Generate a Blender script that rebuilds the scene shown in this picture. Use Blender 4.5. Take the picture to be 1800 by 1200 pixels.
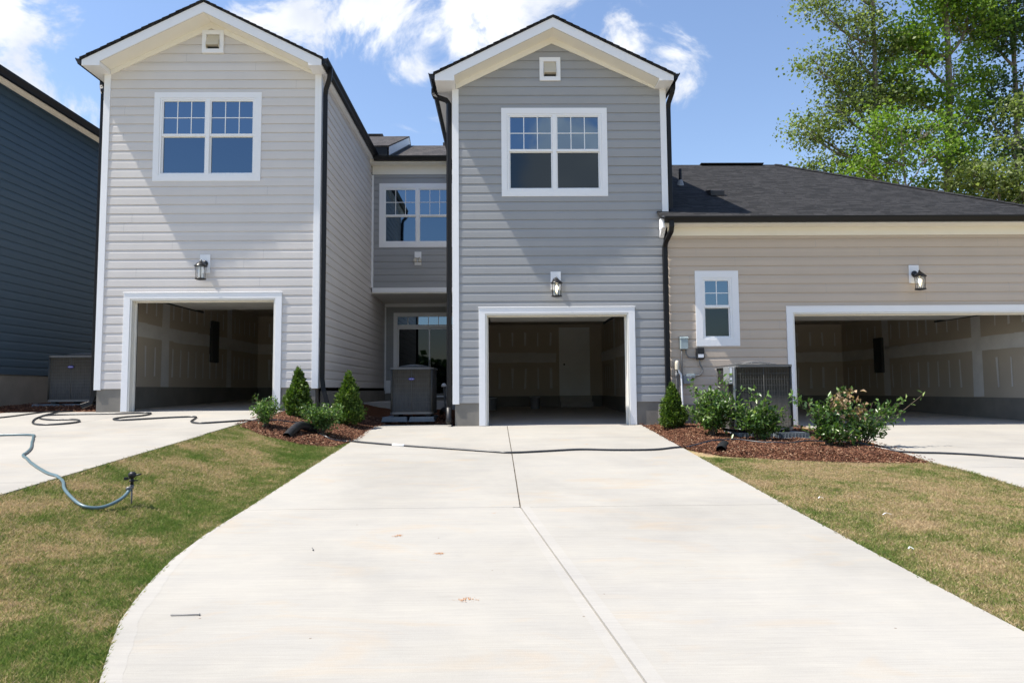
import bpy, math, random
import numpy as np
from mathutils import Vector, Matrix, noise
S = bpy.context.scene
for o in list(bpy.data.objects): bpy.data.objects.remove(o)
COL = S.collection
R = math.radians

# ---------------------------------------------------------------- camera
PIT, YAW, ROL = 0.0701168637, 0.0155086778, -0.00782977355
cp, sp, cy, sy = math.cos(PIT), math.sin(PIT), math.cos(YAW), math.sin(YAW)
f_ = Vector((sy*cp, cy*cp, sp)); r_ = Vector((cy, -sy, 0)); u_ = r_.cross(f_)
cr, sr = math.cos(ROL), math.sin(ROL)
rr = r_*cr + u_*sr; uu = u_*cr - r_*sr
cam = bpy.data.cameras.new('camera'); co = bpy.data.objects.new('camera', cam); COL.objects.link(co)
cam.sensor_width = 36; cam.lens = 24.0; cam.clip_end = 2000; cam.clip_start = .05
co.matrix_world = Matrix(((rr.x, uu.x, -f_.x, 0), (rr.y, uu.y, -f_.y, -13.3), (rr.z, uu.z, -f_.z, 0.70), (0, 0, 0, 1)))
S.camera = co
S.view_settings.view_transform = 'Standard'; S.view_settings.look = 'None'
S.view_settings.exposure = 0.70; S.view_settings.gamma = 1.0

# ---------------------------------------------------------------- sun and sky
SUN = Vector((-5.3, -1.0, 9.95)).normalized()
sl = bpy.data.lights.new('sun', 'SUN'); sl.energy = 5.0; sl.angle = R(.5); sl.color = (1, .945, .86)
so = bpy.data.objects.new('sun', sl); COL.objects.link(so); so.location = (-20, -5, 40)
so.rotation_euler = SUN.to_track_quat('Z', 'Y').to_euler()
W = bpy.data.worlds.new('World'); S.world = W; W.use_nodes = True
def setup_world():
    nt = W.node_tree; nt.nodes.clear(); N = nt.nodes.new; L = nt.links.new
    out = N('ShaderNodeOutputWorld'); bg = N('ShaderNodeBackground')
    sky = N('ShaderNodeTexSky'); sky.sky_type = 'NISHITA'; sky.sun_disc = False
    sky.sun_elevation = math.asin(SUN.z); sky.sun_rotation = math.atan2(SUN.x, SUN.y)
    sky.air_density = 1.25; sky.dust_density = 0.35; sky.ozone_density = 1.6
    bg.inputs['Strength'].default_value = 0.094
    tc = N('ShaderNodeTexCoord')
    n1 = N('ShaderNodeTexNoise'); n1.inputs['Scale'].default_value = 7.5; n1.inputs['Detail'].default_value = 12
    n1.inputs['Roughness'].default_value = .60; n1.inputs['Distortion'].default_value = .55
    L(tc.outputs['Generated'], n1.inputs['Vector'])
    # soft cloud masses by direction (elevation included): (direction, radius, weight)
    def d(px, py):
        v = f_ + rr*(px-900)/1200 + uu*(600-py)/1200
        return v.normalized()
    blobs = [(d(30, 10), .17, .8), (d(200, 25), .12, .72), (d(105, 165), .085, .85), (d(165, 225), .06, .7),
             (d(560, 60), .13, 1.0), (d(700, 60), .16, 1.1), (d(850, 40), .15, 1.1), (d(770, 150), .09, .9), (d(960, 0), .10, .8),
             (d(1100, 70), .075, .95), (d(1180, 110), .085, .85), (d(1235, 75), .05, .75), (d(1240, 105), .05, .7), (d(735, 205), .035, .35), (d(820,190), .08, .7),
             (Vector((.10, -1, .34)).normalized(), .17, 1.15), (Vector((.5, -.9, .30)).normalized(), .28, .85),
             (Vector((-.18, -1, .15)).normalized(), .20, .35), (Vector((0, -.2, 1)).normalized(), .5, .6)]
    acc = None
    for v, rad, w in blobs:
        ds = N('ShaderNodeVectorMath'); ds.operation = 'DISTANCE'; L(tc.outputs['Generated'], ds.inputs[0]); ds.inputs[1].default_value = v
        mr = N('ShaderNodeMapRange'); mr.interpolation_type = 'SMOOTHSTEP'
        mr.inputs['From Min'].default_value = rad*1.25; mr.inputs['From Max'].default_value = rad*.15
        mr.inputs['To Min'].default_value = 0; mr.inputs['To Max'].default_value = w
        L(ds.outputs['Value'], mr.inputs['Value'])
        if acc is None: acc = mr.outputs[0]
        else:
            m = N('ShaderNodeMath'); m.operation = 'MAXIMUM'; L(acc, m.inputs[0]); L(mr.outputs[0], m.inputs[1]); acc = m.outputs[0]
    nr = N('ShaderNodeMapRange'); nr.clamp = False; L(n1.outputs['Fac'], nr.inputs['Value'])
    for k_, v_ in (('From Min', .35), ('From Max', .65), ('To Min', .28), ('To Max', .72)): nr.inputs[k_].default_value = v_
    a = N('ShaderNodeMath'); a.operation = 'MULTIPLY_ADD'; L(acc, a.inputs[0]); a.inputs[1].default_value = .37; L(nr.outputs[0], a.inputs[2])
    ms = N('ShaderNodeMapRange'); ms.interpolation_type = 'SMOOTHERSTEP'
    ms.inputs['From Min'].default_value = .74; ms.inputs['From Max'].default_value = 1.0
    L(a.outputs[0], ms.inputs['Value'])
    gt = N('ShaderNodeMath'); gt.operation = 'MULTIPLY'; L(ms.outputs[0], gt.inputs[0]); gt.inputs[1].default_value = .95
    n2 = N('ShaderNodeTexNoise'); n2.inputs['Scale'].default_value = 9; n2.inputs['Detail'].default_value = 6
    L(tc.outputs['Generated'], n2.inputs['Vector'])
    cr_ = N('ShaderNodeValToRGB'); cr_.color_ramp.elements[0].position = .38; cr_.color_ramp.elements[1].position = .62
    cr_.color_ramp.elements[0].color = (5.6, 5.9, 6.5, 1); cr_.color_ramp.elements[1].color = (8.0, 8.0, 8.0, 1)
    L(n2.outputs['Fac'], cr_.inputs[0])
    tint = N('ShaderNodeMix'); tint.data_type = 'RGBA'; tint.blend_type = 'MULTIPLY'; tint.inputs[0].default_value = 1
    L(sky.outputs[0], tint.inputs[6]); tint.inputs[7].default_value = (1.20, 1.20, 1.30, 1)
    mx = N('ShaderNodeMix'); mx.data_type = 'RGBA'
    L(gt.outputs[0], mx.inputs[0]); L(tint.outputs[2], mx.inputs[6]); L(cr_.outputs[0], mx.inputs[7])
    L(mx.outputs[2], bg.inputs['Color']); L(bg.outputs[0], out.inputs[0])
setup_world()
S.cycles.max_bounces = 8; S.cycles.diffuse_bounces = 5; S.cycles.transparent_max_bounces = 8

# ---------------------------------------------------------------- object helpers
def tag(o, label=None, cat=None, group=None, kind=None):
    if label: o['label'] = label
    if cat: o['category'] = cat
    if group: o['group'] = group
    if kind: o['kind'] = kind
    return o
def thing(name, label, cat, loc=(0, 0, 0), group=None, rz=0):
    o = bpy.data.objects.new(name, None); COL.objects.link(o); o.location = loc; o.rotation_euler = (0, 0, rz)
    o.empty_display_size = .2
    return tag(o, label, cat, group)
def copy_tree(o, parent=None):
    c = o.copy(); COL.objects.link(c); c.parent = parent
    for ch in [k for k in bpy.data.objects if k.parent == o]: copy_tree(ch, c)
    return c
class MB:
    def __init__(s): s.v = []; s.f = []; s.m = []; s.mi = 0; s.sm = []; s.smooth = False
    def quad(s, *p):
        n = len(s.v); s.v += [tuple(q) for q in p]; s.f.append(tuple(range(n, n+len(p)))); s.m.append(s.mi); s.sm.append(s.smooth)
    def faces(s, vs, fs):
        n = len(s.v); s.v += [tuple(q) for q in vs]
        for f in fs: s.f.append(tuple(n+i for i in f)); s.m.append(s.mi); s.sm.append(s.smooth)
    def box(s, x0, x1, y0, y1, z0, z1):
        if x0 > x1: x0, x1 = x1, x0
        if y0 > y1: y0, y1 = y1, y0
        if z0 > z1: z0, z1 = z1, z0
        s.faces([(x0,y0,z0),(x1,y0,z0),(x1,y1,z0),(x0,y1,z0),(x0,y0,z1),(x1,y0,z1),(x1,y1,z1),(x0,y1,z1)],
                [(0,3,2,1),(4,5,6,7),(0,1,5,4),(1,2,6,5),(2,3,7,6),(3,0,4,7)])
    def prism(s, poly, a0, a1, axis='y'):
        # poly: 2D points; axis y -> (x,z) extruded in y ; z -> (x,y) extruded in z ; x -> (y,z) extruded in x
        def P(p, a):
            return (p[0], a, p[1]) if axis == 'y' else ((p[0], p[1], a) if axis == 'z' else (a, p[0], p[1]))
        n = len(poly)
        vs = [P(p, a0) for p in poly] + [P(p, a1) for p in poly]
        fs = [tuple(range(n)), tuple(range(2*n-1, n-1, -1))] + [(i, (i+1) % n, n+(i+1) % n, n+i) for i in range(n)]
        s.faces(vs, fs)
    def sweep(s, path, prof, closed_caps=True, smooth=True, radii=None, up=None):
        path = [Vector(p) for p in path]; n = len(path); k = len(prof)
        T = []
        for i in range(n):
            a = path[max(0, i-1)]; b = path[min(n-1, i+1)]; T.append((b-a).normalized())
        ref = Vector(up) if up else (Vector((0, 0, 1)) if abs(T[0].z) < .9 else Vector((1, 0, 0)))
        X = ref.cross(T[0]).normalized(); vs = []
        for i in range(n):
            if i: 
                X = (X - T[i]*X.dot(T[i])).normalized()
            Y = T[i].cross(X)
            r = radii[i] if radii else 1
            sc = 1
            if 0 < i < n-1 and not smooth:
                d1 = (path[i]-path[i-1]).normalized(); sc = 1/max(.5, T[i].dot(d1))
            for (a, b) in prof: vs.append(path[i] + X*a*r*1 + Y*b*r*sc)
        fs = [(i*k+j, i*k+(j+1) % k, (i+1)*k+(j+1) % k, (i+1)*k+j) for i in range(n-1) for j in range(k)]
        if closed_caps: fs += [tuple(range(k-1, -1, -1)), tuple((n-1)*k+j for j in range(k))]
        old = s.smooth; s.smooth = smooth; s.faces(vs, fs); s.smooth = old
    def tube(s, path, r, k=8, radii=None):
        s.sweep(path, [(math.cos(2*math.pi*j/k)*r, math.sin(2*math.pi*j/k)*r) for j in range(k)], True, True, radii)
    def lathe(s, prof, c=(0, 0, 0), k=20, smooth=True):
        vs = [(c[0]+r*math.cos(2*math.pi*j/k), c[1]+r*math.sin(2*math.pi*j/k), c[2]+z) for r, z in prof for j in range(k)]
        fs = [(i*k+j, i*k+(j+1) % k, (i+1)*k+(j+1) % k, (i+1)*k+j) for i in range(len(prof)-1) for j in range(k)]
        old = s.smooth; s.smooth = smooth; s.faces(vs, fs); s.smooth = old
    def build(s, name, mats, parent=None, off=(0, 0, 0), kind=None, bevel=0):
        me = bpy.data.meshes.new(name)
        ox, oy, oz = off
        me.from_pydata([(v[0]-ox, v[1]-oy, v[2]-oz) for v in s.v], [], s.f)
        if not isinstance(mats, (list, tuple)): mats = [mats]
        for m in mats: me.materials.append(m)
        me.polygons.foreach_set('material_index', s.m); me.polygons.foreach_set('use_smooth', s.sm)
        me.update()
        o = bpy.data.objects.new(name, me); COL.objects.link(o)
        if parent: o.parent = parent
        if kind: o['kind'] = kind
        if bevel:
            b = o.modifiers.new('bevel', 'BEVEL'); b.width = bevel; b.segments = 1; b.limit_method = 'ANGLE'
        return o
def smoothpath(pts, sub=6):
    P = [Vector(p) for p in pts]; out = []
    for i in range(len(P)-1):
        p0 = P[max(0, i-1)]; p1 = P[i]; p2 = P[i+1]; p3 = P[min(len(P)-1, i+2)]
        for j in range(sub):
            t = j/sub
            out.append(.5*((2*p1)+(-p0+p2)*t+(2*p0-5*p1+4*p2-p3)*t*t+(-p0+3*p1-3*p2+p3)*t**3))
    out.append(P[-1]); return out
def npmesh(name, V, F, mat, parent=None, smooth=False):
    """V (n,3) array, F (m,k) array with constant k"""
    me = bpy.data.meshes.new(name); n = len(V); m, k = F.shape
    me.vertices.add(n); me.vertices.foreach_set('co', V.astype(np.float32).ravel())
    me.loops.add(m*k); me.loops.foreach_set('vertex_index', F.astype(np.int32).ravel())
    me.polygons.add(m); me.polygons.foreach_set('loop_start', np.arange(0, m*k, k, dtype=np.int32))
    me.polygons.foreach_set('loop_total', np.full(m, k, dtype=np.int32))
    if smooth: me.polygons.foreach_set('use_smooth', np.ones(m, dtype=bool))
    me.materials.append(mat); me.update(calc_edges=True)
    o = bpy.data.objects.new(name, me); COL.objects.link(o)
    if parent: o.parent = parent
    return o

# ---------------------------------------------------------------- materials
class NT:
    def __init__(s, name):
        s.mat = bpy.data.materials.new(name); s.mat.use_nodes = True; s.t = s.mat.node_tree
        s.b = s.t.nodes['Principled BSDF']; s.out = s.t.nodes['Material Output']
    def n(s, typ, **kw):
        nd = s.t.nodes.new(typ)
        for k, v in kw.items():
            if k in nd.inputs: nd.inputs[k].default_value = v
            else: setattr(nd, k, v)
        return nd
    def l(s, a, b): s.t.links.new(a, b)
    def coord(s, scale=(1, 1, 1), kind='Object'):
        tc = s.n('ShaderNodeTexCoord'); mp = s.n('ShaderNodeMapping'); mp.inputs['Scale'].default_value = scale
        s.l(tc.outputs[kind], mp.inputs[0]); return mp.outputs[0]
    def noise(s, vec, sc, det=4, rough=.5, dist=0):
        nd = s.n('ShaderNodeTexNoise'); nd.inputs['Scale'].default_value = sc; nd.inputs['Detail'].default_value = det
        nd.inputs['Roughness'].default_value = rough; nd.inputs['Distortion'].default_value = dist
        s.l(vec, nd.inputs['Vector']); return nd.outputs['Fac']
    def ramp(s, fac, stops):
        r = s.n('ShaderNodeValToRGB'); el = r.color_ramp.elements
        while len(el) < len(stops): el.new(.5)
        for e, (p, c) in zip(el, stops): e.position = p; e.color = (c[0], c[1], c[2], 1)
        s.l(fac, r.inputs[0]); return r.outputs[0]
    def rng(s, fac, a, b, c, d):
        m = s.n('ShaderNodeMapRange'); m.inputs['From Min'].default_value = a; m.inputs['From Max'].default_value = b
        m.inputs['To Min'].default_value = c; m.inputs['To Max'].default_value = d; s.l(fac, m.inputs['Value']); return m.outputs[0]
    def mix(s, fac, a, b, mode='MIX'):
        m = s.n('ShaderNodeMix', data_type='RGBA', blend_type=mode)
        for sock, v in ((m.inputs[0], fac), (m.inputs[6], a), (m.inputs[7], b)):
            if isinstance(v, (int, float)): sock.default_value = v
            elif isinstance(v, tuple): sock.default_value = (v[0], v[1], v[2], 1)
            else: s.l(v, sock)
        return m.outputs[2]
    def bump(s, h, strength=.3, dist=.01):
        b = s.n('ShaderNodeBump'); b.inputs['Strength'].default_value = strength; b.inputs['Distance'].default_value = dist
        s.l(h, b.inputs['Height']); s.l(b.outputs[0], s.b.inputs['Normal'])
    def base(s, c):
        if isinstance(c, tuple): s.b.inputs['Base Color'].default_value = (c[0], c[1], c[2], 1)
        else: s.l(c, s.b.inputs['Base Color'])
    def set(s, **kw):
        for k, v in kw.items(): s.b.inputs[k.replace('_', ' ')].default_value = v
        return s
def paint(name, c, rough=.55, var=.06, scale=1.5, bump=.12, spec=.4, grain=(1, 1, 30)):
    m = NT(name); v = m.coord(); nz = m.noise(v, scale, 5, .6)
    lo = tuple(x*(1-var) for x in c); hi = tuple(min(1, x*(1+var)) for x in c)
    m.base(m.ramp(nz, [(.3, lo), (.7, hi)])); m.set(Roughness=rough, Specular_IOR_Level=spec)
    if bump:
        g = m.noise(m.coord(grain), 14, 4, .6); m.bump(g, bump, .003)
    return m.mat
M = {}
M['trim'] = paint('white_trim', (.80, .80, .81), .45, .015, 2, .05)
M['soffit'] = paint('soffit_paint', (.80, .765, .68), .6, .02, 2, .04)
M['vinyl'] = paint('white_vinyl', (.82, .82, .82), .3, .01, 2, 0)
M['jamb'] = paint('jamb_paint', (.74, .72, .66), .5, .03, 3, .05)
def siding_mat(name, c):
    m = NT(name)
    v = m.coord(); nz = m.noise(v, .9, 5, .6)
    # each course of boards takes a very slightly different tone
    sx = m.n('ShaderNodeSeparateXYZ'); m.l(v, sx.inputs[0])
    fl = m.n('ShaderNodeMath', operation='MULTIPLY'); fl.inputs[1].default_value = 1/.1803; m.l(sx.outputs['Z'], fl.inputs[0])
    f2 = m.n('ShaderNodeMath', operation='FLOOR'); m.l(fl.outputs[0], f2.inputs[0])
    wn = m.n('ShaderNodeTexWhiteNoise', noise_dimensions='1D'); m.l(f2.outputs[0], wn.inputs['W'])
    a = m.ramp(nz, [(.3, tuple(x*.965 for x in c)), (.7, tuple(x*1.03 for x in c))])
    g = m.rng(wn.outputs['Value'], 0, 1, .965, 1.03)
    cc = m.n('ShaderNodeCombineColor'); [m.l(g, cc.inputs[i]) for i in range(3)]
    m.base(m.mix(1.0, a, cc.outputs[0], 'MULTIPLY'))
    m.set(Roughness=.6, Specular_IOR_Level=.3); m.b.inputs['Diffuse Roughness'].default_value = 0.0
    g2 = m.noise(m.coord((2.5, 2.5, 60)), 5, 5, .65); m.bump(g2, .16, .003)
    return m.mat
M['sid_light'] = siding_mat('light_siding', (.615, .582, .555))
M['sid_grey'] = siding_mat('grey_siding', (.318, .322, .328))
M['sid_tan'] = siding_mat('tan_siding', (.515, .428, .345))
M['sid_blue'] = siding_mat('blue_siding', (.038, .070, .105))
M['seam'] = paint('board_seam', (.30, .30, .31), .7, .05, 2, 0)
M['black'] = paint('black_metal', (.006, .006, .007), .45, .1, 3, 0, .3)
M['blackplastic'] = paint('black_plastic', (.015, .015, .017), .45, .1, 3, 0, .4)
M['lampblack'] = paint('lantern_black', (.012, .012, .013), .3, .1, 3, 0, .5)
M['found'] = paint('parged_foundation', (.215, .20, .175), .9, .12, 2.2, .6, .2, (1, 1, 1))
M['foundlight'] = paint('bare_concrete_edge', (.42, .40, .36), .9, .1, 3, .4, .2, (1, 1, 1))
M['acbody'] = paint('grey_enamel', (.045, .045, .042), .5, .05, 3, 0, .25)
M['acrim'] = paint('light_grey_enamel', (.13, .13, .13), .35, .05, 3, 0, .5)
M['acside'] = paint('panel_grey', (.22, .23, .24), .4, .05, 3, 0, .5)
M['wire'] = paint('grille_wire', (.085, .083, .078), .6, .05, 3, 0, .2)
M['pad'] = paint('equipment_pad', (.13, .155, .18), .75, .12, 5, .3, .3, (1, 1, 1))
M['conduit'] = paint('grey_conduit', (.17, .17, .17), .45, .05, 3, 0)
M['greybox'] = paint('galvanised_box', (.30, .36, .37), .35, .08, 4, 0, .6)
M['beige'] = paint('beige_plastic', (.55, .50, .40), .45, .03, 3, 0)
M['label'] = paint('paper_label', (.75, .76, .8), .5, .06, 60, 0)
M['bluebadge'] = paint('blue_badge', (.03, .03, .28), .3, .03, 3, 0)
M['door'] = paint('interior_door_paint', (.80, .80, .78), .5, .03, 3, 0)
M['hose_black'] = paint('black_hose', (.018, .021, .026), .32, .15, 12, 0, .6)
M['hose_grey'] = paint('grey_green_hose', (.10, .16, .18), .35, .1, 12, 0, .6)
M['bark'] = paint('bark', (.19, .165, .14), .95, .4, 6, 1.0, .2, (1, 1, .3))
M['twig'] = paint('twig', (.10, .075, .05), .9, .3, 20, 0)
M['bucket'] = paint('bucket_plastic', (.35, .35, .36), .4, .03, 3, 0)
M['drydark'] = paint('steel_panel', (.035, .038, .04), .5, .05, 3, 0)

def glass_mat(name, c, ior=2.0, rough=.015, wav=.02):
    m = NT(name); m.base(c); m.set(Roughness=rough, IOR=1.5, Metallic=ior)
    m.bump(m.noise(m.coord(), 1.1, 1), wav, .05)
    return m.mat
M['glass'] = glass_mat('window_glass', (.135, .19, .25), 1.0)
M['glass_screen'] = glass_mat('screened_glass', (.10, .125, .155), 1.0, .05)
M['glass_screen_dark'] = glass_mat('dark_screened_glass', (.045, .055, .062), 1.0, .06, .05)
M['glass_blue'] = glass_mat('blue_lower_glass', (.105, .15, .20), 1.0, .03, .03)
M['glass_dark'] = glass_mat('dark_door_glass', (.03, .033, .035), .9)
def lamp_glass():
    m = NT('lantern_glass'); t = m.n('ShaderNodeBsdfTransparent'); g = m.n('ShaderNodeBsdfGlossy', Roughness=.05)
    mx = m.n('ShaderNodeMixShader'); mx.inputs[0].default_value = .12
    m.l(t.outputs[0], mx.inputs[1]); m.l(g.outputs[0], mx.inputs[2]); m.l(mx.outputs[0], m.out.inputs[0]); return m.mat
M['lglass'] = lamp_glass()
def emis(name, c, s):
    m = NT(name); m.base(c); m.b.inputs['Emission Color'].default_value = (*c, 1); m.b.inputs['Emission Strength'].default_value = s; return m.mat
M['bulb_on'] = emis('lit_bulb', (1, .82, .5), 6)
M['bulb_off'] = paint('unlit_bulb', (.8, .8, .78), .2, .01, 1, 0)

def shingle_mat(name, axis='x', dark=(.011, .011, .0115), light=(.036, .035, .036)):
    m = NT(name); v = m.coord()
    sx = m.n('ShaderNodeSeparateXYZ'); m.l(v, sx.inputs[0]); cb = m.n('ShaderNodeCombineXYZ')
    m.l(sx.outputs['X' if axis == 'x' else 'Y'], cb.inputs[0]); m.l(sx.outputs['Y' if axis == 'x' else 'X'], cb.inputs[1])
    # wander in tab length so columns do not line up
    br = m.n('ShaderNodeTexBrick'); br.offset = .37; br.offset_frequency = 2; br.squash = .7; br.squash_frequency = 3
    br.inputs['Color1'].default_value = (0, 0, 0, 1); br.inputs['Color2'].default_value = (1, 1, 1, 1); br.inputs['Mortar'].default_value = (0, 0, 0, 1)
    br.inputs['Scale'].default_value = 1; br.inputs['Brick Width'].default_value = .19; br.inputs['Row Height'].default_value = .075
    br.inputs['Mortar Size'].default_value = .006; br.inputs['Bias'].default_value = 0
    wob = m.n('ShaderNodeTexNoise', noise_dimensions='2D'); wob.inputs['Scale'].default_value = 2.3; m.l(cb.outputs[0], wob.inputs['Vector'])
    ad = m.n('ShaderNodeVectorMath', operation='MULTIPLY_ADD'); m.l(wob.outputs['Color'], ad.inputs[0]); ad.inputs[1].default_value = (.5, .0, 0); m.l(cb.outputs[0], ad.inputs[2])
    m.l(ad.outputs[0], br.inputs['Vector'])
    gr = m.noise(v, 130, 3, .7); big = m.noise(m.coord((.5, 2, 1)), 1.1, 4, .6)
    bw = m.n('ShaderNodeRGBToBW'); m.l(br.outputs['Color'], bw.inputs[0])
    c1 = m.ramp(bw.outputs[0], [(0, dark), (.45, tuple((a+b)/2 for a, b in zip(dark, light))), (1, light)])
    c2 = m.mix(.5, c1, m.ramp(gr, [(.3, (.25, .25, .27)), (.75, (1.9, 1.85, 1.8))]), 'MULTIPLY')
    c3 = m.mix(.5, c2, m.ramp(big, [(.3, (.88, .88, .88)), (.7, (1.12, 1.12, 1.12))]), 'MULTIPLY')
    m.base(c3); m.set(Roughness=.9, Specular_IOR_Level=.25)
    ad2 = m.n('ShaderNodeMath', operation='ADD'); m.l(bw.outputs[0], ad2.inputs[0]); m.l(gr, ad2.inputs[1])
    m.bump(ad2.outputs[0], .7, .012); return m.mat
M['shingle'] = shingle_mat('charcoal_shingles')
M['shingle_y'] = shingle_mat('charcoal_shingles_side', 'y')
M['shingle_br'] = shingle_mat('weathered_shingles', 'x', (.018, .017, .018), (.10, .09, .085))

def concrete_mat(name, c=(.358, .340, .303), warm=.5):
    m = NT(name); v = m.coord()
    big = m.noise(v, .45, 5, .6, .4); mid = m.noise(v, 2.4, 6, .65); fine = m.noise(v, 160, 3, .7)
    a = m.ramp(big, [(.3, tuple(x*.86 for x in c)), (.5, c), (.72, tuple(x*1.08 for x in c))])
    b = m.mix(.55, a, m.ramp(mid, [(.3, (.90, .91, .93)), (.7, (1.06, 1.05, 1.03))]), 'MULTIPLY')
    # rusty clay stains
    st = m.noise(m.coord((.7, 1.6, 1)), 1.3, 5, .62, 1.0)
    stm = m.rng(st, .56, .74, 0, .42*warm/.5)
    b = m.mix(stm, b, (0.410, 0.312, 0.205))
    sp2 = m.noise(v, 3.3, 3, .5, .3); b = m.mix(m.rng(sp2, .745, .80, 0, .5), b, (0.377, 0.230, 0.131))
    # broom strokes run across the drive
    br = m.noise(m.coord((.8, 34, 1)), 3, 5, .75)
    b = m.mix(.9, b, m.ramp(br, [(.32, (.90, .90, .905)), (.68, (1.06, 1.06, 1.06))]), 'MULTIPLY')
    bn = m.noise(m.coord((.25, 2.2, 1)), 1.7, 4, .6); b = m.mix(.5, b, m.ramp(bn, [(.32, (.93, .93, .945)), (.68, (1.05, 1.04, 1.02))]), 'MULTIPLY')
    b = m.mix(.3, b, m.ramp(fine, [(.3, (.84, .84, .84)), (.7, (1.12, 1.12, 1.12))]), 'MULTIPLY')
    spk = m.n('ShaderNodeTexVoronoi', Scale=3.1); m.l(v, spk.inputs['Vector'])
    b = m.mix(m.rng(spk.outputs['Distance'], .018, .028, .8, 0), b, (.17, .13, .10))
    m.base(b); m.set(Roughness=.85, Specular_IOR_Level=.3)
    ad = m.n('ShaderNodeMath', operation='ADD'); m.l(br, ad.inputs[0]); m.l(fine, ad.inputs[1])
    m.bump(ad.outputs[0], .35, .004); return m.mat
M['conc'] = concrete_mat('broomed_concrete')
M['conc_groove'] = concrete_mat('weathered_groove', (.27, .255, .225), .6)
M['conc_left'] = concrete_mat('broomed_concrete_warm', (.356, .336, .298), .35)
M['conc_edge'] = concrete_mat('trowelled_concrete', (.368, .351, .318), .1)
M['conc_floor'] = concrete_mat('garage_slab', (.42, .39, .35), .1)
M['joint'] = paint('joint_filler', (.17, .15, .12), .95, .3, 14, .6, .2, (1, 1, 1))

def lawn_color(m, v):
    n1 = m.rng(m.noise(v, 1.5, 6, .7, .3), .3, .7, .26, .74); n2 = m.noise(v, 6.5, 6, .72, .2)
    a = m.n('ShaderNodeMath', operation='MULTIPLY_ADD'); m.l(n2, a.inputs[0]); a.inputs[1].default_value = .5; m.l(n1, a.inputs[2])
    # the lawn right of the drive is drier
    sx = m.n('ShaderNodeSeparateXYZ'); m.l(v, sx.inputs[0]); dry = m.rng(sx.outputs['X'], 2.7, 3.9, -.03, .05)
    s2 = m.n('ShaderNodeMath', operation='ADD'); m.l(a.outputs[0], s2.inputs[0]); m.l(dry, s2.inputs[1])
    # greener turf along the drive and at the far right edge
    e1 = m.n('ShaderNodeMapRange'); e1.interpolation_type = 'SMOOTHSTEP'
    for k_, v_ in (('From Min', -3.5), ('From Max', -2.7), ('To Min', -.015), ('To Max', -.08)): e1.inputs[k_].default_value = v_
    m.l(sx.outputs['X'], e1.inputs['Value'])
    cut = m.n('ShaderNodeMath', operation='LESS_THAN'); m.l(sx.outputs['X'], cut.inputs[0]); cut.inputs[1].default_value = 0
    ml = m.n('ShaderNodeMath', operation='MULTIPLY'); m.l(e1.outputs[0], ml.inputs[0]); m.l(cut.outputs[0], ml.inputs[1])
    e2 = m.rng(sx.outputs['X'], 4.9, 5.6, 0, -.075)
    s3 = m.n('ShaderNodeMath', operation='ADD'); m.l(s2.outputs[0], s3.inputs[0]); m.l(ml.outputs[0], s3.inputs[1])
    s4 = m.n('ShaderNodeMath', operation='ADD'); m.l(s3.outputs[0], s4.inputs[0]); m.l(e2, s4.inputs[1]); return s4.outputs[0]
def grass_mat():
    m = NT('grass_blades'); v = m.coord(); f = lawn_color(m, v)
    geo = m.n('ShaderNodeNewGeometry')
    a = m.n('ShaderNodeMath', operation='MULTIPLY_ADD'); m.l(geo.outputs['Random Per Island'], a.inputs[0]); a.inputs[1].default_value = .34; m.l(f, a.inputs[2])
    col = m.ramp(a.outputs[0], [(.58, (.115, .195, .033)), (.80, (.215, .265, .065)), (.92, (.39, .33, .145)), (1.0, (.55, .43, .25))])
    m.base(col); m.set(Roughness=.6, Specular_IOR_Level=.25)
    tr = m.n('ShaderNodeBsdfTranslucent'); m.l(col, tr.inputs[0]); mx = m.n('ShaderNodeMixShader'); mx.inputs[0].default_value = .4
    m.l(m.b.outputs[0], mx.inputs[1]); m.l(tr.outputs[0], mx.inputs[2]); m.l(mx.outputs[0], m.out.inputs[0]); return m.mat
M['grass'] = grass_mat()
def soil_mat():
    m = NT('thatch_ground'); v = m.coord(); f = lawn_color(m, v); fib = m.noise(v, 45, 5, .75, 1.5)
    a = m.n('ShaderNodeMath', operation='MULTIPLY_ADD'); m.l(fib, a.inputs[0]); a.inputs[1].default_value = .3; m.l(f, a.inputs[2])
    col = m.ramp(a.outputs[0], [(.64, (.09, .125, .033)), (.82, (.19, .185, .07)), (.93, (.40, .30, .16)), (1.0, (.32, .215, .135))])
    m.base(col); m.set(Roughness=1, Specular_IOR_Level=.1); m.bump(fib, .8, .02); return m.mat
M['soil'] = soil_mat()
def chip_mat():
    m = NT('bark_chips'); geo = m.n('ShaderNodeNewGeometry')
    m.base(m.ramp(geo.outputs['Random Per Island'], [(0, (.030, .013, .008)), (.4, (.085, .035, .020)), (.82, (.155, .067, .037)), (.95, (.26, .14, .08)), (1, (.40, .28, .18))]))
    m.set(Roughness=.85, Specular_IOR_Level=.2); return m.mat
M['chip'] = chip_mat()
def mulch_mat():
    m = NT('mulch_bed'); v = m.coord((1, 1.6, 1)); n1 = m.noise(v, 38, 5, .75, 1.2)
    m.base(m.ramp(n1, [(.3, (.03, .012, .007)), (.5, (.10, .04, .02)), (.68, (.22, .095, .05)), (.8, (.38, .22, .12))]))
    m.set(Roughness=.95, Specular_IOR_Level=.1); m.bump(n1, 1, .03); return m.mat
M['mulch'] = mulch_mat()
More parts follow.
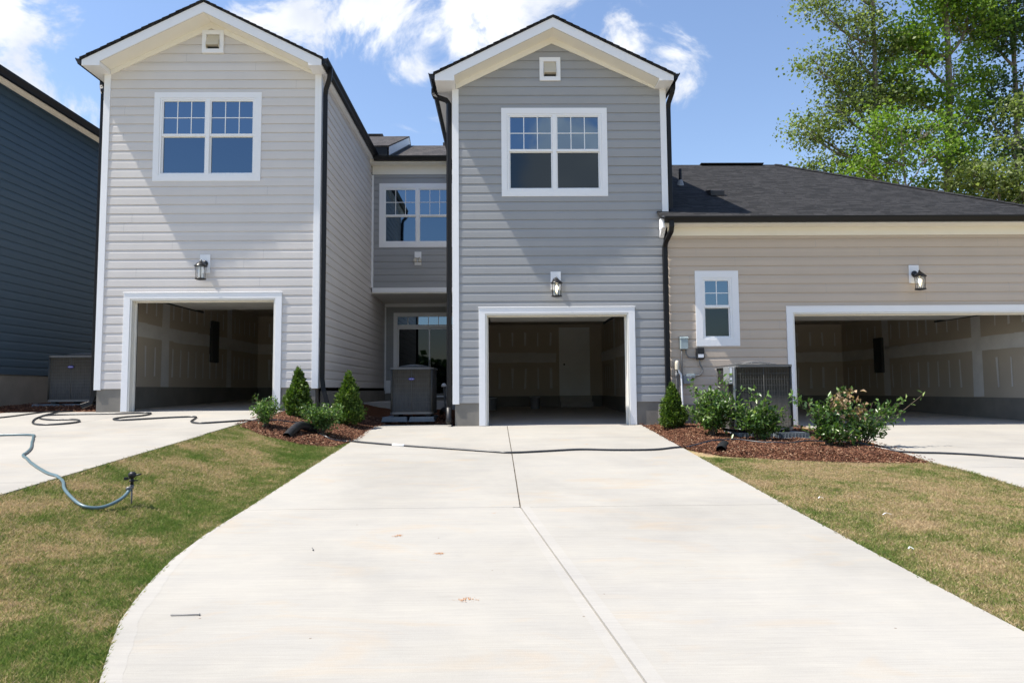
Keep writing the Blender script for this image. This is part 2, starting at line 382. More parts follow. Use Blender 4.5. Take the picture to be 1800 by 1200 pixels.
def leaf_mat(name, stops, trans=.35, rough=.5, spec=.35):
    m = NT(name); geo = m.n('ShaderNodeNewGeometry'); col = m.ramp(geo.outputs['Random Per Island'], stops)
    m.base(col); m.set(Roughness=rough, Specular_IOR_Level=spec)
    tr = m.n('ShaderNodeBsdfTranslucent'); m.l(m.mix(1.0, col, (1.3, 1.5, .6), 'MULTIPLY'), tr.inputs[0])
    mx = m.n('ShaderNodeMixShader'); mx.inputs[0].default_value = trans
    m.l(m.b.outputs[0], mx.inputs[1]); m.l(tr.outputs[0], mx.inputs[2]); m.l(mx.outputs[0], m.out.inputs[0]); return m.mat
M['leaf_gum'] = leaf_mat('bright_leaves', [(0, (0.073, 0.146, 0.017)), (.5, (0.138, 0.232, 0.034)), (1, (0.241, 0.327, 0.073))], .45)
M['leaf_olive'] = leaf_mat('olive_leaves', [(0, (0.076, 0.109, 0.034)), (.5, (0.143, 0.185, 0.063)), (1, (0.269, 0.311, 0.143))], .45)
M['leaf_dark'] = leaf_mat('dark_leaves', [(0, (.03, .065, .025)), (.5, (.05, .10, .04)), (1, (.085, .15, .065))])
M['leaf_thuja'] = leaf_mat('thuja_foliage', [(0, (.035, .075, .012)), (.6, (.08, .14, .022)), (1, (.15, .21, .04))], .25, .6)
M['leaf_shrub'] = leaf_mat('glossy_leaves', [(0, (.035, .075, .018)), (.5, (.08, .155, .035)), (.85, (.15, .25, .065)), (1, (.30, .38, .15))], .3, .32, .5)
M['leaf_dead'] = leaf_mat('dead_leaves', [(0, (.20, .12, .07)), (1, (.46, .34, .22))], .2, .8)
def drywall_mat():
    m = NT('bare_drywall'); v = m.coord(); n1 = m.noise(v, .8, 3)
    m.base(m.ramp(n1, [(.3, (.49, .43, .345)), (.7, (.56, .49, .40))])); m.set(Roughness=.9); return m.mat
M['drywall'] = drywall_mat()
M['mud'] = paint('joint_compound', (.68, .665, .64), .9, .08, 3, 0)

# ---------------------------------------------------------------- terrain
def sst(a, b, x):
    t = min(1, max(0, (x-a)/(b-a))); return t*t*(3-2*t)
def H(x, y):
    h = .062*max(y, -14) if y < 0 else .05*min(y, 6)
    return h + .328*(1-sst(-4.3, -2.55, x)) - .05*sst(2.8, 5.2, x)
def HC(x, y):  # graded concrete planes
    h = .062*max(y, -14) if y < 0 else 0
    return h + (.328 if x < -3.5 else (-.05 if x > 4.2 else 0))
LAWN_DROP = .026
DRV_L = [(-2.36, .70), (-2.47, .15), (-2.49, -.6), (-2.46, -1.6), (-2.45, -4.9), (-2.44, -6.6), (-2.45, -7.5), (-2.40, -8.24), (-2.29, -8.82), (-2.17, -9.29), (-2.01, -9.69), (-1.85, -10.05), (-1.6, -10.6), (-1.5, -12), (-1.5, -30)]
DRV_R = [(2.76, -30), (2.76, -9.8), (2.73, -8.74), (2.70, -6.86), (2.70, -2.8), (2.70, 0)]
JOINT = [(.10, 0), (.14, -3.5), (.17, -6.72)]; JOINT2 = [(.17, -6.72), (.65, -10.17), (1.3, -14.8), (3.4, -30)]
def lerpx(line, y):
    pts = sorted(line, key=lambda p: p[1])
    for (xa, ya), (xb, yb) in zip(pts, pts[1:]):
        if ya <= y <= yb: return xa + (xb-xa)*(y-ya)/(yb-ya+1e-9)
    return pts[0][0] if y < pts[0][1] else pts[-1][0]
def lx(y): return lerpx(DRV_L, y)
def rx(y): return lerpx(DRV_R, y)
LEDGE = -4.17    # right edge of the left drive
REDGE_X = [(5.9, .0), (5.95, -2.2), (5.82, -3.4), (5.72, -4.2), (5.78, -4.8), (5.71, -5.6), (5.66, -6.2), (5.6, -9), (5.6, -30)]
def ground():
    xs = [-400, -150, -60, -30, -20] + list(np.arange(-14, 14.01, .25)) + [20, 30, 60, 150, 400]
    ys = [-300, -80, -30, -20] + list(np.arange(-16, 9.01, .25)) + [14, 25, 60, 150, 500]
    V = []; F = []
    for y in ys:
        for x in xs:
            nz = noise.noise(Vector((x*1.3, y*1.3, 0)))*.005 if -14 <= x <= 14 and y < 0 else 0
            V.append((x, y, H(x, y)-LAWN_DROP+nz))
    nx = len(xs)
    # leave out cells under house interiors so floors stay clean
    for j in range(len(ys)-1):
        for i in range(nx-1):
            xc = (xs[i]+xs[i+1])/2; yc = (ys[j]+ys[j+1])/2
            F.append((j*nx+i, j*nx+i+1, (j+1)*nx+i+1, (j+1)*nx+i))
    V = np.array(V); F = np.array(F)
    # drop the sheet under buildings
    for k in range(len(V)):
        x, y, z = V[k]
        if y > .1 and y < 9 and ((-7.9 < x < -3.4) or (-1.1 < x < 11.4)): V[k][2] = -.35
        if y >= .0 and y < 9 and x < -10.5: V[k][2] = min(z, .4)
    o = npmesh('ground', V, F, M['soil'], smooth=True); tag(o, kind='structure')
ground()

def strip_slab(m, yl, xa, xb, zf, th=.1, seg=24, bev=.008):
    """slab between y0>y1 with x edges xa(y), xb(y)"""
    y0, y1 = yl
    ys = np.linspace(y0, y1, seg+1)
    for a, b in zip(ys, ys[1:]):
        A = (xa(a), a); B = (xb(a), a); Cc = (xb(b), b); D = (xa(b), b)
        m.quad((D[0], D[1], zf(b)), (Cc[0], Cc[1], zf(b)), (B[0], B[1], zf(a)), (A[0], A[1], zf(a)))
        m.quad((A[0], A[1], zf(a)), (A[0], A[1], zf(a)-th), (D[0], D[1], zf(b)-th), (D[0], D[1], zf(b)))
        m.quad((Cc[0], Cc[1], zf(b)), (Cc[0], Cc[1], zf(b)-th), (B[0], B[1], zf(a)-th), (B[0], B[1], zf(a)))
    for y, s in ((y0, 1), (y1, -1)):
        m.quad((xa(y), y, zf(y)), (xb(y), y, zf(y)), (xb(y), y, zf(y)-th), (xa(y), y, zf(y)-th))
def skin_strip(m, yl, xa, xb, zf, seg=60):
    ys = np.linspace(yl[0], yl[1], seg+1)
    for a, b in zip(ys, ys[1:]): m.quad((xa(b), b, zf(b)), (xb(b), b, zf(b)), (xb(a), a, zf(a)), (xa(a), a, zf(a)))
def driveways():
    g = .007
    m = MB()
    zf = lambda y: .062*max(y, -14) if y < 0 else 0.0
    jl = lambda y: lerpx(JOINT, y); j2 = lambda y: lerpx(JOINT2, y)
    strip_slab(m, (0.0, -3.40), lx, lambda y: jl(y)-g, zf)
    strip_slab(m, (-3.404, -6.705), lx, lambda y: jl(y)-g, zf)
    strip_slab(m, (0.0, -6.705), lambda y: jl(y)+g, rx, zf)
    bl = lambda y: lx(y); 
    strip_slab(m, (-6.710, -30), bl, lambda y: j2(y)-.075, zf, seg=80)
    strip_slab(m, (-6.710, -30), lambda y: j2(y)+.085, rx, zf, seg=80)
    # tongue in front of the air conditioner bed
    strip_slab(m, (.62, .004), lx, lambda y: -1.0+.0*y, lambda y: 0.004, seg=6)
    m.build('driveway', M['conc'], kind='structure')
    e = MB()  # trowelled band either side of the valley joint, and along the curved edge
    strip_slab(e, (-6.710, -30), lambda y: j2(y)-.076, lambda y: j2(y)-.004, lambda y: zf(y)-.004, seg=80)
    strip_slab(e, (-6.710, -30), lambda y: j2(y)+.004, lambda y: j2(y)+.086, lambda y: zf(y)+.005, seg=80)
    skin_strip(e, (-6.74, -14), lambda y: lx(y)+.004, lambda y: lx(y)+.03+.08*sst(-7.2, -9, y)+.006*math.sin(y*9)+.004*math.sin(y*31), lambda y: zf(y)+.0006, seg=160)
    e.build('driveway_edging', M['conc_edge'], kind='structure')
    f = MB()
    ys = [0, -2, -3.5, -5, -6.72]
    for a, b in zip(ys, ys[1:]): f.quad((jl(a)-.03, a, zf(a)-.018), (jl(b)-.03, b, zf(b)-.018), (jl(b)+.03, b, zf(b)-.018), (jl(a)+.03, a, zf(a)-.018))
    vf = MB(); ys = [-6.72] + list(np.linspace(-7, -14, 12)) + [-30]
    for a, b in zip(ys, ys[1:]): vf.quad((j2(a)-.1, a, zf(a)-.009), (j2(b)-.1, b, zf(b)-.009), (j2(b)+.1, b, zf(b)-.009), (j2(a)+.1, a, zf(a)-.009))
    vf.build('valley_filler', M['conc_groove'], kind='structure')
    for yy in (-3.403, -6.707): f.quad((-2.46, yy-.02, zf(yy)-.008), (2.7, yy-.02, zf(yy)-.008), (2.7, yy+.02, zf(yy)-.008), (-2.46, yy+.02, zf(yy)-.008))
    f.build('joint_filler', M['joint'], kind='structure')
    # left drive
    m = MB(); zl = lambda y: .328 + (.062*max(y, -14) if y < 0 else 0)
    jx = -6.95
    le = lambda y: -9.55 - .1*min(0, y) - (1.6 if y < -.3 else 0)*0
    strip_slab(m, (0.30, -3.6), lambda y: -9.62 if y > -.3 else -13, lambda y: jx-.004, zl, seg=10)
    strip_slab(m, (-3.606, -6.98), lambda y: -13, lambda y: jx-.004, zl)
    strip_slab(m, (-6.986, -30), lambda y: -13, lambda y: jx-.004, zl)
    strip_slab(m, (0.0, -3.6), lambda y: jx+.004, lambda y: -4.20, zl)
    strip_slab(m, (-3.606, -6.98), lambda y: jx+.004, lambda y: LEDGE, zl)
    strip_slab(m, (-6.986, -30), lambda y: jx+.004, lambda y: LEDGE, zl)
    m.build('left_driveway', M['conc_left'], kind='structure')
    m = MB(); zr = lambda y: -.05 + (.062*max(y, -14) if y < 0 else 0)
    re = lambda y: lerpx(REDGE_X, y)
    strip_slab(m, (0.0, -4.6), re, lambda y: 13, zr)
    strip_slab(m, (-4.606, -30), re, lambda y: 13, zr, seg=60)
    m.build('right_driveway', M['conc_left'], kind='structure')
driveways()

# mulch beds -------------------------------------------------------
BED_C = [(-4.42, .75), (-4.24, -.02), (-4.21, -1.9), (-4.14, -2.45), (-3.65, -2.82), (-3.14, -2.76), (-2.6, -2.5), (-2.42, -1.75), (-2.47, -.6), (-2.45, .15), (-2.34, .62), (-1.0, .66), (-.96, 4.2), (-3.5, 4.2), (-3.5, .02)]
BED_R = [(2.72, .0), (2.71, -2.83), (2.79, -3.24), (3.06, -3.72), (3.8, -4.05), (4.7, -4.15), (5.72, -4.18), (5.82, -3.4), (5.95, -2.2), (5.85, -1.2), (5.62, -.03), (2.72, -.03)]
BED_B = [(-9.62, .30), (-7.86, .30), (-7.86, 9), (-10.58, 9), (-10.58, -1.2), (-9.95, -.55), (-9.62, .0)]
def inpoly(x, y, P):
    c = False; n = len(P); j = n-1
    for i in range(n):
        if ((P[i][1] > y) != (P[j][1] > y)) and (x < (P[j][0]-P[i][0])*(y-P[i][1])/(P[j][1]-P[i][1])+P[i][0]): c = not c
        j = i
    return c
def edist(x, y, P):
    best = 9
    for i in range(len(P)):
        ax, ay = P[i]; bx, by = P[(i+1) % len(P)]; dx, dy = bx-ax, by-ay
        t = max(0, min(1, ((x-ax)*dx+(y-ay)*dy)/(dx*dx+dy*dy+1e-9)))
        best = min(best, math.hypot(x-ax-t*dx, y-ay-t*dy))
    return best
def bed_height(x, y, P, mound):
    d = edist(x, y, P) if inpoly(x, y, P) else -edist(x, y, P)
    if d < 0: return H(x, y) - .035 + max(-.03, d*.6), d
    return H(x, y) - .025 + mound*sst(-.02, .5, d) + .02*noise.noise(Vector((x*4, y*4, 3)))*sst(0, .15, d), d
def bed(P, mound, nchips, seed, yclip=-9):
    xs = [p[0] for p in P]; ys = [p[1] for p in P]; st = .07
    gx = np.arange(min(xs)-.14, max(xs)+.15, st); gy = np.arange(min(ys)-.14, max(ys)+.15, st)
    V = []; D = []
    for y in gy:
        for x in gx:
            z, d = bed_height(x, y, P, mound); V.append((x, y, z)); D.append(d)
    F = []; nx = len(gx)
    for j in range(len(gy)-1):
        for i in range(nx-1):
            q = (j*nx+i, j*nx+i+1, (j+1)*nx+i+1, (j+1)*nx+i)
            if max(D[k] for k in q) > -.03: F.append(q)
    # hide skirts that would stray over concrete
    o = npmesh('mulch_bed', np.array(V), np.array(F), M['mulch'], smooth=True); tag(o, kind='structure')
    rnd = np.random.RandomState(seed); VV = []; FF = []; n = 0; tries = 0
    while n < nchips and tries < nchips*6:
        tries += 1
        x = rnd.uniform(min(xs)-.06, max(xs)+.06); y = rnd.uniform(min(ys)-.06, min(max(ys), 1.5)+.05)
        z, d = bed_height(x, y, P, mound)
        if d < -.07 or (d < 0 and rnd.rand() > .12): continue
        if d < 0: z = H(x, y)+.006
        L = rnd.uniform(.006, .024)*(1.8 if rnd.rand() < .06 else 1); w = rnd.uniform(.003, .008); a = rnd.uniform(0, math.pi); tl = rnd.uniform(-.5, .5)
        ca, sa = math.cos(a), math.sin(a); tz = L*math.sin(tl); z += .008+rnd.rand()*.01; h = .004
        p = [(-L, -w, -tz), (L, -w*.6, tz), (L, w*.6, tz+h), (-L, w, -tz+h), (-L*.7, 0, -tz+h*2.5), (L*.7, 0, tz+h*2.5)]
        b = len(VV)
        for (u, v, ww) in p: VV.append((x+u*ca-v*sa, y+u*sa+v*ca, z+ww))
        FF += [(b, b+1, b+5, b+4), (b+4, b+5, b+2, b+3)]
        n += 1
    return np.array(VV), np.array(FF)
chips = [bed(BED_C, .06, 26000, 1), bed(BED_R, .08, 38000, 2), bed(BED_B, .08, 3500, 3)]
for (v, f) in chips:
    o = npmesh('mulch_chips', v, f, M['chip']); tag(o, kind='stuff')
lbls = ['reddish bark mulch chips round the two small conifers between the left and centre drives', 'reddish bark mulch chips in the bed under the right hand air conditioner', 'shaded bark mulch chips in the strip beside the blue house']
for o, lb in zip([o for o in bpy.data.objects if o.name.startswith('mulch_chips')], lbls): tag(o, lb, 'mulch')
def zbed(x, y, P, mound): return bed_height(x, y, P, mound)[0]

# grass ------------------------------------------------------------
def grass(name, label, region, xr, yr, dens, seed, edges):
    rnd = np.random.RandomState(seed)
    n = int((xr[1]-xr[0])*(yr[1]-yr[0])*dens)
    X = rnd.uniform(*xr, n); Y = rnd.uniform(*yr, n)
    keep = []
    for i in range(n):
        if region(X[i], Y[i]): keep.append(i)
    X = X[keep]; Y = Y[keep]; n = len(X)
    Z = np.array([H(a, b)-LAWN_DROP for a, b in zip(X, Y)])
    hh = rnd.uniform(.010, .030, n); hh = np.clip(hh, .008, .04)
    ed = np.array([min(abs(b_-a_) for b_ in edges(y_)) for a_, y_ in zip(X, Y)]); hh = hh+np.where(ed < .05, .022*rnd.uniform(.2, 1, n), 0)
    w = rnd.uniform(.0012, .0026, n)*(1+.2*np.maximum(0, (Y+11)/6)); a = rnd.uniform(0, 2*np.pi, n); ln = rnd.uniform(0, 1.15, n)*hh; b = rnd.uniform(0, 2*np.pi, n)
    ux, uy = np.cos(a)*w, np.sin(a)*w; dx, dy = np.cos(b)*ln, np.sin(b)*ln
    V = np.stack([np.stack([X-ux, Y-uy, Z], 1), np.stack([X+ux, Y+uy, Z], 1), np.stack([X+ux*.7+dx*.4, Y+uy*.7+dy*.4, Z+hh*.6], 1), np.stack([X+dx, Y+dy, Z+hh], 1)], 1).reshape(-1, 3)
    F = (np.arange(n)*4)[:, None] + np.array([[0, 1, 2, 3]])
    o = npmesh(name, V, F, M['grass']); tag(o, label, 'grass', kind='stuff')
def in_left(x, y):
    if x < LEDGE+.0 or x > lx(y)-.0: return False
    return not inpoly(x, y, BED_C) or edist(x, y, BED_C) < .04
def in_right(x, y):
    if x < rx(y) or x > lerpx(REDGE_X, y): return False
    return not inpoly(x, y, BED_R) or edist(x, y, BED_R) < .04
grass('grass', 'patchy green and straw lawn left of the centre drive with a sprinkler on it', in_left, (-4.2, -1.6), (-10.8, -2.3), 24000, 5, lambda y: (LEDGE, lx(y)))
grass('grass', 'dry straw coloured lawn right of the centre drive in front of the shrubs', in_right, (2.6, 5.9), (-10.2, -3.9), 19000, 6, lambda y: (rx(y), lerpx(REDGE_X, y)))

# ---------------------------------------------------------------- siding
E = .1803
def siding(m, org, U, Nn, u0, u1, z0, z1, holes=(), ulo=None, uhi=None, breaks=(), seams=None, seed=0):
    """lap siding on a vertical plane: point(u,z,out)=org+U*u+N*out. ulo/uhi(z) clip the ends (gables)."""
    ulo = ulo or (lambda z: u0); uhi = uhi or (lambda z: u1)
    P = lambda u, z, o: (org[0]+U[0]*u+Nn[0]*o, org[1]+U[1]*u+Nn[1]*o, z)
    T0, TM, T1 = .0135, .0120, -.003
    rnd = random.Random(seed); row = 0; z = z0
    while z < z1-1e-4:
        zt = min(z+E, z1); zr = z+E
        cuts = sorted({z, zt} | {h[k] for h in holes for k in (2, 3) if z < h[k] < zt} | {b for b in breaks if z < b < zt} | ({z+E*.66} if z+E*.66 < zt else set()))
        out = lambda q: T0+(TM-T0)*(q-z)/(E*.66) if q <= z+E*.66+1e-6 else TM+(T1-TM)*(q-z-E*.66)/(E*.34)
        for a, b in zip(cuts, cuts[1:]):
            mid = (a+b)/2
            segs = [(None, None)]
            hs = sorted([h for h in holes if h[2] < mid < h[3]], key=lambda h: h[0])
            edges = [('lo', None)]
            cur = 'lo'; parts = []
            for h in hs: parts.append((cur, h[0])); cur = h[1]
            parts.append((cur, 'hi'))
            for l, r in parts:
                la = ulo(a) if l == 'lo' else l; lb = ulo(b) if l == 'lo' else l
                ra = uhi(a) if r == 'hi' else r; rb = uhi(b) if r == 'hi' else r
                if ra <= la: continue
                if rb < lb: rb = lb = (lb+rb)/2
                m.mi = 0
                m.quad(P(la, a, out(a)), P(ra, a, out(a)), P(rb, b, out(b)), P(lb, b, out(b)))
                if a == z: m.quad(P(la, a, T1-.001), P(ra, a, T1-.001), P(ra, a, out(a)), P(la, a, out(a)))
                if seams and a == z and len(cuts) == 3:
                    s = ra-la; k = la + (rnd.random()*3.6)
                    while k < ra-.15:
                        if k > la+.15:
                            m.mi = 1
                            zq = zt-.006; m.quad(P(k, a+.002, out(a)+.0006), P(k+.003, a+.002, out(a)+.0006), P(k+.003, b, out(b)+.0006), P(k, b, out(b)+.0006)); m.quad(P(k, b, out(b)+.0006), P(k+.003, b, out(b)+.0006), P(k+.003, zq, out(zq)+.0006), P(k, zq, out(zq)+.0006))
                        k += 3.66
        z = zr; row += 1
    m.mi = 0
def rect_ring(m, x0, x1, z0, z1, w, y0, y1, tw=None, bw=None):
    tw = tw or w; bw = bw or w
    m.box(x0, x0+w, y0, y1, z0+bw, z1-tw); m.box(x1-w, x1, y0, y1, z0+bw, z1-tw)
    m.box(x0, x1, y0, y1, z1-tw, z1); m.box(x0, x1, y0, y1, z0, z0+bw)

def boxes(name, mat, par, off, lst, bevel=0):
    for b in lst:
        m = MB(); m.box(*b); m.build(name, mat, par, off, bevel=bevel)

def window(par, off, x0, x1, z0, z1, Y, units=2, cols=3, rail=None, trimw=.115, label=None, g_low=None, mats=None, rows=2):
    """double-hung window in a wall plane facing -Y at Y"""
    w = MB(); rect_ring(w, x0, x1, z0, z1, trimw, Y-.024, Y+.02)
    win = w.build('window', M['trim'], par, off, bevel=.002)
    if label: win['label'] = label
    ix0, ix1, iz0, iz1 = x0+trimw, x1-trimw, z0+trimw, z1-trimw
    fr = MB(); rect_ring(fr, ix0+.002, ix1-.002, iz0+.002, iz1-.002, .034, Y-.016, Y+.07)
    mw = .075; spans = []
    if units == 2:
        c = (ix0+ix1)/2; fr.box(c-mw/2, c+mw/2, Y-.018, Y+.07, iz0+.036, iz1-.036)
        spans = [(ix0+.036, c-mw/2), (c+mw/2, ix1-.036)]
    else: spans = [(ix0+.036, ix1-.036)]
    rail = rail if rail else (iz0+iz1)/2
    a0, a1 = iz0+.036, iz1-.036
    for s0, s1 in spans:
        # upper sash outside, lower sash set back
        rect_ring(fr, s0+.001, s1-.001, rail-.022, a1-.001, .026, Y-.004, Y+.03, bw=.045)
        rect_ring(fr, s0+.001, s1-.001, a0+.001, rail-.023, .026, Y+.022, Y+.06, tw=.016)
    fr.build('sash', M['vinyl'], win, off)
    for i, (s0, s1) in enumerate(spans):
        g = MB(); g.box(s0+.026, s1-.026, Y+.020, Y+.026, rail+.02, a1-.026); g.build('pane', M['glass'], win, off)
        g = MB(); g.box(s0+.026, s1-.026, Y+.046, Y+.052, a0+.026, rail-.038); g.build('pane', g_low or M['glass_screen'], win, off)
        gr = MB(); gz0, gz1, gx0, gx1 = rail+.023, a1-.027, s0+.027, s1-.027
        for c in range(1, cols):
            xx = gx0+(gx1-gx0)*c/cols; gr.box(xx-.008, xx+.008, Y+.012, Y+.019, gz0, gz1)
        for c in range(1, rows):
            zz = gz0+(gz1-gz0)*c/rows; gr.box(gx0, gx1, Y+.011, Y+.0185, zz-.008, zz+.008)
        gr.build('grille', M['vinyl'], win, off)
    return win
def gutter_prof(s=1):  # (out, z) profile, out = away from wall
    return [(0, 0), (.075*s, 0), (.085*s, .03), (.12*s, .09), (.125*s, .12), (.108*s, .12), (.10*s, .105), (.012*s, .105), (.0, .12)]
def downspout(par, off, path, name='downspout', mat=None, w=.088, d=.064):
    m = MB(); pr = [(-w/2, -d/2), (w/2, -d/2), (w/2, d/2), (-w/2, d/2)]
    m.sweep(path, pr, True, False, up=(0, 1, 0)); return m.build(name, mat or M['black'], par, off, bevel=.006)

def garage_room(par, off, x0, x1, yb, f, zc, openx, has_door=None, panel_left=None, panel_back=None, mudL=True, mudR=True):
    m = MB(); y0 = .16
    fz = lambda y: f+.018*y
    # drywall: left, right, back, ceiling, and the inside of the front wall
    t = .45
    m.quad((x0, y0, f+t), (x0, yb, f+t), (x0, yb, zc), (x0, y0, zc))
    m.quad((x1, y0, f+t), (x1, y0, zc), (x1, yb, zc), (x1, yb, f+t))
    m.quad((x0, yb, f+t), (x1, yb, f+t), (x1, yb, zc), (x0, yb, zc))
    m.quad((x0, y0, zc), (x0, yb, zc), (x1, yb, zc), (x1, y0, zc))
    a, b, h = openx
    m.quad((x0, y0, f), (a, y0, f), (a, y0, zc), (x0, y0, zc)); m.quad((b, y0, f), (x1, y0, f), (x1, y0, zc), (b, y0, zc)); m.quad((a, y0, h), (b, y0, h), (b, y0, zc), (a, y0, zc))
    m.build('garage_wall', M['drywall'], par, off)
    s = MB()
    s.box(x0-.1, x0+.02, y0, yb, f-.2, f+t+.04); s.box(x1-.02, x1+.1, y0, yb, f-.2, f+t+.04)
    s.box(x0+.02, x1-.02, yb-.02, yb+.1, f-.2, f+t+.04)
    s.build('stem_wall', M['found'], par, off)
    fl = MB(); fl.quad((x0-.05, .0, f-.002), (x1+.05, .0, f-.002), (x1+.05, yb, fz(yb)), (x0-.05, yb, fz(yb)))
    fl.quad((x0-.05, .0, f-.002), (x1+.05, .0, f-.002), (x1+.05, .0, f-.2), (x0-.05, .0, f-.2))
    fl.build('garage_floor', M['conc_floor'], par, off)
    # taped joints and screw lines in joint compound
    c = MB(); rnd = random.Random(int(abs(x0)*100))
    zj = f+1.71; lay = [0]
    def wall_pattern(pt, u0, u1, vj, skip=None):
        c = MB()
        def patch(ua, ub, za, zb, c=c):
            j = lambda: rnd.uniform(-.02, .02)
            lay[0] += 1; dd = (lay[0] % 40)*.0006; q = [pt(ua+j(), za+j(), dd), pt(ub+j(), za+j(), dd), pt(ub+j(), zb+j(), dd), pt(ua+j(), zb+j(), dd)]; c.quad(*q)
        n = int((u1-u0)/.6)
        for i in range(n):
            ua = u0+(u1-u0)*i/n; ub = u0+(u1-u0)*(i+1)/n; patch(ua-.02, ub+.02, zj-.16, zj+.15)
        u = u0+.35; k = 0
        while u < u1-.1:
            if any(abs(u-v) < .25 for v in vj): u += .406; continue
            patch(u-.028, u+.028, f+.72, zj-.34); patch(u-.025, u+.025, zj+.36, f+2.5); u += .406
        for v in vj: patch(v-.17, v+.17, f+.5, zj-.10); patch(v-.17, v+.17, zj+.1, zc-.02)
        c.build('joint_compound', M['mud'], par, off)
    if mudL: wall_pattern(lambda u, z, d: (x0+.004+d, u, z), .4, yb, [2.45, 6.1])
    if mudR: wall_pattern(lambda u, z, d: (x1-.004-d, u, z), .4, yb, [2.2, 5.9])
    if has_door:
        wall_pattern(lambda u, z, d: (u, yb-.004-d, z), x0, has_door[0]-.2, [])
        wall_pattern(lambda u, z, d: (u, yb-.004-d, z), has_door[1]+.2, x1, [])
    else: wall_pattern(lambda u, z, d: (u, yb-.004-d, z), x0+.02, x1-.02, [x0+1.2])
    # rolled-up sectional door hung flat below the ceiling
    d = MB(); zd = h+.13
    for i in range(4): d.box(a+.03, b-.03, .42+i*.56, .42+(i+1)*.56-.012, zd, zd+.045)
    d.box(a+.03, b-.03, .30, .41, zd-.05, zd+.0)
    gd = d.build('garage_door', M['jamb'], par, off)
    tr = MB()
    for xx in (a-.03, b+.03): tr.box(xx-.02, xx+.02, .2, 3.2, zd-.01, zd+.03); tr.box(xx-.02, xx+.02, .2, .24, f, zd)
    tr.box(a, b, 3.0, 3.04, zd+.06, zd+.1)
    tr.build('track', M['drydark'], gd, off)
    if panel_left:
        p = MB(); p.box(x0, x0+.1, panel_left-.2, panel_left+.2, f+1.15, f+2.25); p.build('electrical_panel', M['drydark'], par, off, bevel=.01)
    if panel_back:
        p = MB(); p.box(x1-.1, x1, panel_back-.2, panel_back+.2, f+1.15, f+2.15); p.build('electrical_panel', M['drydark'], par, off, bevel=.01)

def garage_trim(par, off, x0, x1, zt, f, w=.125):
    m = MB(); m.box(x0, x0+w, -.032, .0, f+.004, zt-w); m.box(x1-w, x1, -.032, .0, f+.004, zt-w); m.box(x0, x1, -.032, .0, zt-w, zt)
    m.box(x0-.012, x1+.012, -.040, -.0322, zt-.012, zt+.006)
    o = m.build('garage_trim', M['trim'], par, off, bevel=.003)
    j = MB(); a, b, h = x0+w+.002, x1-w-.002, zt-w-.002
    j.box(a, a+.03, -.02, .17, f+.003, h-.031); j.box(b-.03, b, -.02, .17, f+.003, h-.031); j.box(a, b, -.02, .17, h-.03, h)
    j.box(a+.031, a+.055, .10, .15, f+.003, h-.06); j.box(b-.055, b-.031, .10, .15, f+.003, h-.06); j.box(a+.031, b-.031, .10, .15, h-.055, h-.031)
    j.build('jamb', M['jamb'], o, off, bevel=.002)
    return (a+.03, b-.03, h-.03)

def roof_slab(m, p, th=.035):
    """p: 4 points, counter-clockwise from above"""
    q = [(x, y, z-th) for x, y, z in p]; n = len(p)
    m.faces(list(p)+q, [tuple(range(n)), tuple(range(2*n-1, n-1, -1))]+[(i, n+i, n+(i+1) % n, (i+1) % n) for i in range(n)])

